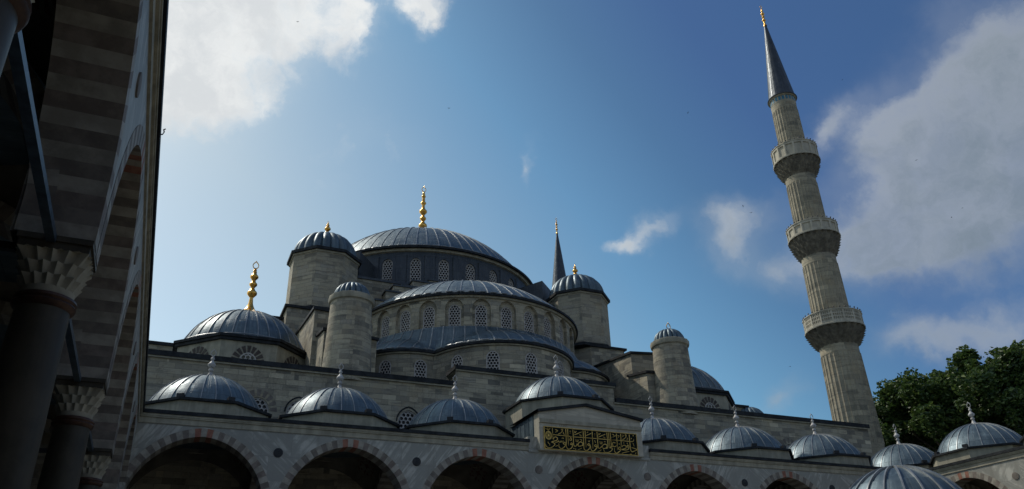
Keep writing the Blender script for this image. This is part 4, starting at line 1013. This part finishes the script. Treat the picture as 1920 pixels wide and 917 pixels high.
# =================================================================== MINARETS
def minaret(x, y, label, full=True):
    root = empty('minaret', (x, y, 0)); tag(root, label, 'minaret', 'minarets of the mosque')
    rel = (0, 0, -EYE)
    def part(mb, name, mat, parent=root, smooth=35):
        me = mb.mesh(name, mats_of(mat), smooth); o = link(name, me, parent)
        if parent is root: o.location = (0, 0, EYE)
        return o
    NF = 28
    def flute(a, z, r, j):
        ph = (a*NF/(2*PI)) % 1; t = abs(ph*2-1); return r*(1+.04*(t**7)-.008*(1-t))
    def shaft(r0, z0, r1, z1, fl=True):
        mb = MB()
        if fl:
            zz = [z0, z0+.5, z0+.51, z1-.75, z1-.74, z1]; rr = [r0+(r1-r0)*(z-z0)/(z1-z0) for z in zz]; prof = list(zip(rr, zz))
            mb.lathe(prof, NF*8, rf=lambda a, z, r, j: r*1.012 if j in (0, 1, 4, 5) else flute(a, z, r, j))
        else: mb.lathe([(r0, z0), (r1, z1)], 48)
        return part(mb, 'shaft', 'ashlar_minaret')
    mb = MB(); mb.prism(oct_poly(2.35, n=12), -EYE, 11.5); mb.prism(oct_poly(2.1, n=12), 11.5, 13.0); part(mb, 'base', 'ashlar_minaret', smooth=None)
    shaft(1.68, 13.0, 1.52, 21.75); shaft(1.5, 24.3, 1.42, 30.05); shaft(1.36, 33.1, 1.32, 38.35); shaft(1.2, 41.5, 1.16, 46.75)
    for (z0, z1, z2, r0, r1) in ((21.7, 23.15, 24.35, 1.58, 2.38), (30.0, 31.85, 33.0, 1.44, 2.2), (38.3, 39.95, 41.45, 1.34, 2.08)):
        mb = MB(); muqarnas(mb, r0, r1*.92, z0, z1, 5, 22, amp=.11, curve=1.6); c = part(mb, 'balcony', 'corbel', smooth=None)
        mb = MB(); n = 16; ri = r1-.09
        mb.lathe([(r1+.04, z1), (r1+.06, z1+.1), (r1+.0, z1+.14)], 64); mb.lathe([(r1, z1+.05), (.9, z1+.06)], 48)
        for k in range(n):
            a0, a1 = 2*PI*k/n, 2*PI*(k+1)/n
            def pp(t, z, rr): 
                A0 = (rr*sin(a0), -rr*cos(a0)); A1 = (rr*sin(a1), -rr*cos(a1)); return (A0[0]+(A1[0]-A0[0])*t, A0[1]+(A1[1]-A0[1])*t, z)
            H0, H1 = z1+.14, z2
            def cell(ta, tb, za, zb, hole):
                if not hole: mb.face([pp(ta,za,r1), pp(tb,za,r1), pp(tb,zb,r1), pp(ta,zb,r1)]); return
                mb.face([pp(ta,za,ri), pp(tb,za,ri), pp(tb,zb,ri), pp(ta,zb,ri)])
                for (t_, z_), (t2, z3) in (((ta,za),(tb,za)), ((tb,za),(tb,zb)), ((tb,zb),(ta,zb)), ((ta,zb),(ta,za))):
                    mb.face([pp(t_,z_,r1), pp(t2,z3,r1), pp(t2,z3,ri), pp(t_,z_,ri)])
            if z0 < 25:
                ts = [0, .06]; 
                for q in range(5): ts += [.06+.88*(q+.62)/5, .06+.88*(q+1)/5]
                ts[-1] = .94; ts.append(1.0)
                zs = [H0, H0+.2, H0+.42, H0+.5, H0+.72, H0+.8, H0+1.0, H1]
                for i in range(len(ts)-1):
                    for j in range(len(zs)-1): cell(ts[i], ts[i+1], zs[j], zs[j+1], i % 2 == 1 and j % 2 == 1 and i < len(ts)-2)
            else:
                ts = [0, .12, .88, 1]; zs = [H0, H0+.14, H1-.18, H1]
                for i in range(3):
                    for j in range(3): cell(ts[i], ts[i+1], zs[j], zs[j+1], i == 1 and j == 1)
        mb.lathe([(r1, z2), (r1+.05, z2+.02), (r1+.05, z2+.09), (ri-.06, z2+.1), (ri-.06, z1+.1)], 16, a0=0, a1=2*PI)
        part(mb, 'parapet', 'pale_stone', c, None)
        if full:
            bm = MB(); bm.lathe([(.02, 0), (.02, .07), (.055, .1), (.06, .15), (.035, .19), (0, .2)], 8); bme = bm.mesh('light_bulb', [M['bulb']], 40)
            for k in range(32):
                a = 2*PI*(k+.5)/32; link('light_bulb', bme, c, ((r1-.02)*sin(a), -(r1-.02)*cos(a), z2+.09))
    # tiled neck, lead spire, finial
    mb = MB(); mb.lathe([(1.165, 46.6), (1.2, 46.75), (1.2, 46.85)], 40); mb.lathe([(1.19, 46.85), (1.19, 47.35)], 40); mb.lathe([(1.22, 47.35), (1.32, 47.42), (1.34, 47.5)], 40); nk = part(mb, 'neck', 'trim')
    mb = MB()
    for k in range(22):
        a0, a1 = 2*PI*(k+.18)/22, 2*PI*(k+.82)/22
        for i in range(2):
            b0, b1 = a0+(a1-a0)*i/2, a0+(a1-a0)*(i+1)/2; mb.face([(1.197*sin(b0),-1.197*cos(b0),46.88), (1.197*sin(b1),-1.197*cos(b1),46.88), (1.197*sin(b1),-1.197*cos(b1),47.32), (1.197*sin(b0),-1.197*cos(b0),47.32)])
    part(mb, 'tile_band', 'tile', nk)
    mb = MB(); mb.lathe([(1.38, 47.46), (1.42, 47.52), (1.38, 47.6), (1.27, 47.66), (.98, 50.0), (.6, 53.3), (.16, 57.0), (.1, 57.4)], 64, rf=lambda a, z, r, j: r*(1+(.022*(abs(((a*16/(2*PI)) % 1)*2-1)**6) if j > 2 else 0))); sp = part(mb, 'spire', 'lead_spire')
    mb = MB(); finial(mb, 57.3, 2.85, .15, [(.26, 1.3), (.42, 1.1), (.57, 1.3), (.71, .8)], emblem=.17, flare=1.2); part(mb, 'finial', 'gold', sp, 40)
    return root
minaret(50.2, 46.0, 'tall stone minaret with three balconies right of the mosque')
minaret(50.2, 95.2, 'distant minaret showing only its dark spire behind the right tower', full=False)

# =================================================================== FOUNTAIN (only its dome rises into the picture)
FN = empty('ablution_fountain', (20.35, 17.6, 0)); tag(FN, 'courtyard ablution fountain, its grey ribbed lead dome cut by the bottom edge', 'fountain')
FZ = 4.4                                        # top of the fountain's walls above the ground
mb = MB(); dome(mb, 1.97, 1.80, FZ, 20, n=16, ribw=.055, ribh=.05, seams=(.5,)); build(mb, 'dome', ['lead', 'lead_rib'], FN, smooth=40)
mb = MB(); mb.prism(oct_poly(2.5, n=6), FZ-.38, FZ-.06); mb.prism(oct_poly(2.8, n=6), FZ-.06, FZ+.02, m=1); build(mb, 'cornice', ['marble', 'coping'], FN)
mb = MB(); mb.prism(oct_poly(1.3, n=6), 0, 1.4); build(mb, 'basin', 'marble', FN)
P6 = oct_poly(2.25, n=6)
for x, y in P6:
    mb = MB(); mb.lathe([(.26,0), (.2,.12), (.17,.3), (.15,FZ-1.1), (.22,FZ-.8), (.24,FZ-.38)], 16, x, y); build(mb, 'column', 'col_marble', FN, (x, y, 0), 40)
mb = MB()
for k in range(6):
    a, b = Vector((*P6[k], 0)), Vector((*P6[(k+1) % 6], 0)); L = (b-a).length; d = (b-a)/L
    wall_open(mb, lambda u, v, dd: tuple(a+d*u+Vector((-d.y, d.x, 0))*dd+Vector((0, 0, v))), 0, L, FZ-1.9, FZ-.38, [(L/2, L/2-.2, FZ-1.9, FZ-1.75, arch_curve(L/2-.2, 1.1, 16))], .25, step=9)
build(mb, 'arch_screen', 'marble', FN)

# =================================================================== TREES
def tree(x, y, label, crown, nclump, seed, leaf=.36):
    r = np.random.default_rng(seed); root = empty('plane_tree', (x, y, 0)); tag(root, label, 'tree', 'trees behind the right arcade')
    cx, cy, cz, rx, ry, rz = crown; clumps = []
    lobes = []
    while len(lobes) < 190:
        v = r.normal(size=3); v /= np.linalg.norm(v); t = r.uniform(.25, 1)**.45
        v[0] = math.copysign(abs(v[0])**.6, v[0]); v[2] = math.copysign(abs(v[2])**.6, v[2]); wob = 1+.10*sin(3.1*v[0]+5*v[2]+seed)
        lobes.append((np.array([cx+v[0]*rx*t*wob, cy+v[1]*ry*t*wob, cz+v[2]*rz*t*wob]), r.uniform(.9, 1.7)))
    while len(clumps) < nclump:
        c0, lr = lobes[int(r.integers(len(lobes)))]; d = r.normal(size=3); d /= np.linalg.norm(d)
        out_ = (c0-np.array([cx, cy, cz])); out_ /= np.linalg.norm(out_)+1e-6
        p = c0+d*lr*r.uniform(.3, 1.0)+out_*r.uniform(0, .6)+np.array([0, 0, r.uniform(0, .8)])
        if p[2] > 3: clumps.append((p, 1))
    mb = MB(); mb.tube([(0,0,0), (.1,.05,3), (-.1,.1,6.5), (cx*.3,cy*.3,10)], .62, 12, r1=.36)
    limbs = r.choice(len(clumps), 46, replace=False)
    for i in limbs:
        p = clumps[i][0]; s0 = np.array([cx*.2, cy*.2, r.uniform(5, 10)]); q1 = s0+(p-s0)*.4+np.array([0, 0, 1.0])*r.uniform(.2, 1.2)+r.normal(size=3)*.4; q2 = s0+(p-s0)*.72+r.normal(size=3)*.45
        mb.tube([s0, q1, q2, p], .17, 6, r1=.02)
    o = build(mb, 'trunk', 'bark', root, smooth=60)
    V = []; F = []
    for p, t in clumps:
        n = int(r.integers(28, 64)); cr = r.uniform(.35, .95)
        up = np.array([0, 0, 1.0])
        for _ in range(n):
            d = r.normal(size=3); d /= np.linalg.norm(d); c = p+d*cr*(r.uniform(.15, 1)**.5)*np.array([1, 1, .8])
            a = r.normal(size=3); a[2] *= .5; a /= np.linalg.norm(a); nn = np.cross(a, r.normal(size=3)+up*.8); nn /= np.linalg.norm(nn); b = np.cross(nn, a)
            L = leaf*r.uniform(.6, 1.35); W = L*.55; k = len(V)
            V += [c-a*L*.5, c+b*W*.6+nn*.05, c+a*L*.55-nn*.06, c-b*W*.6+nn*.05]; F.append((k, k+1, k+2, k+3))
    me = bpy.data.meshes.new('crown'); me.from_pydata([tuple(map(float, q)) for q in V], [], F); me.materials.append(M['leaf']); me.update()
    link('crown', me, root)
tree(65.6, 46.5, 'broad dark green plane tree rising just right of the minaret', (0, 0, 15.2, 10.6, 9.3, 7.4), 5000, 3)
tree(78.5, 45.0, 'dark green plane tree at the right edge, its crown cut by the frame', (0, 0, 14.6, 8.5, 8.8, 7.6), 2000, 11)

# =================================================================== BIRDS
def bird_mesh(flap):
    mb = MB(); b = [(0,-.24,.0,.01), (0,-.18,.01,.05), (0,-.05,.0,.075), (0,.1,0,.06), (0,.22,.0,.03), (0,.34,-.01,.012)]
    rings = [[(r*cos(2*PI*k/8), y, z+r*sin(2*PI*k/8)) for k in range(8)] for x, y, z, r in b]
    for i in range(len(b)-1):
        for k in range(8): mb.face([rings[i][k], rings[i+1][k], rings[i+1][(k+1) % 8], rings[i][(k+1) % 8]])
    mb.face(rings[0]); mb.face(rings[-1][::-1])
    for s_ in (-1, 1):
        pr = [(s_*.05,-.08,.03), (s_*.05,.1,.03), (s_*.3,.08,.03+flap*.2), (s_*.3,-.12,.04+flap*.2), (s_*.62,.12,.02+flap*.3), (s_*.6,.0,.03+flap*.3)]
        for q in ((0, 1, 2, 3), (3, 2, 4, 5)):
            mb.face([pr[i] for i in q]); mb.face([(pr[i][0], pr[i][1], pr[i][2]-.015) for i in reversed(q)])
    mb.face([(-.03,.3,0), (.03,.3,0), (.08,.46,0), (-.08,.46,0)])
    return mb.mesh('bird', [M['bird']], 50)
BM = [bird_mesh(.6), bird_mesh(-.4)]
for i, (x, y, dist, lab) in enumerate([(842,203,190,'tiny dark bird alone in the open blue above the main dome'), (1290,211,200,'tiny dark bird in clear blue sky left of the minaret spire'), (558,41,200,'tiny dark bird in front of the bright white cloud'),
        (1393,386,170,'upper of two birds by the small cloud left of the minaret'), (1408,399,170,'lower of two birds by the small cloud left of the minaret'), (1481,687,170,'small bird low in the blue between the turret and the minaret'),
        (1579,150,210,'tiny bird in deep blue right of the minaret spire'), (1804,390,210,'upper of two birds before the big grey cloud'), (1784,408,210,'lower of two birds before the big grey cloud'), (1718,300,230,'tiny bird near the pale edge of the big grey cloud')]):
    d = ray(x, y); o = bpy.data.objects.new('bird', BM[i % 2]); COL.objects.link(o); o.location = tuple(Vector((0, 0, EYE))+d*dist); o.scale = (.55, .55, .55); o.rotation_euler = (.2*(i % 3-1), .25*((i*2) % 3-1), i*1.3)
    tag(o, lab, 'bird', 'birds in the sky')
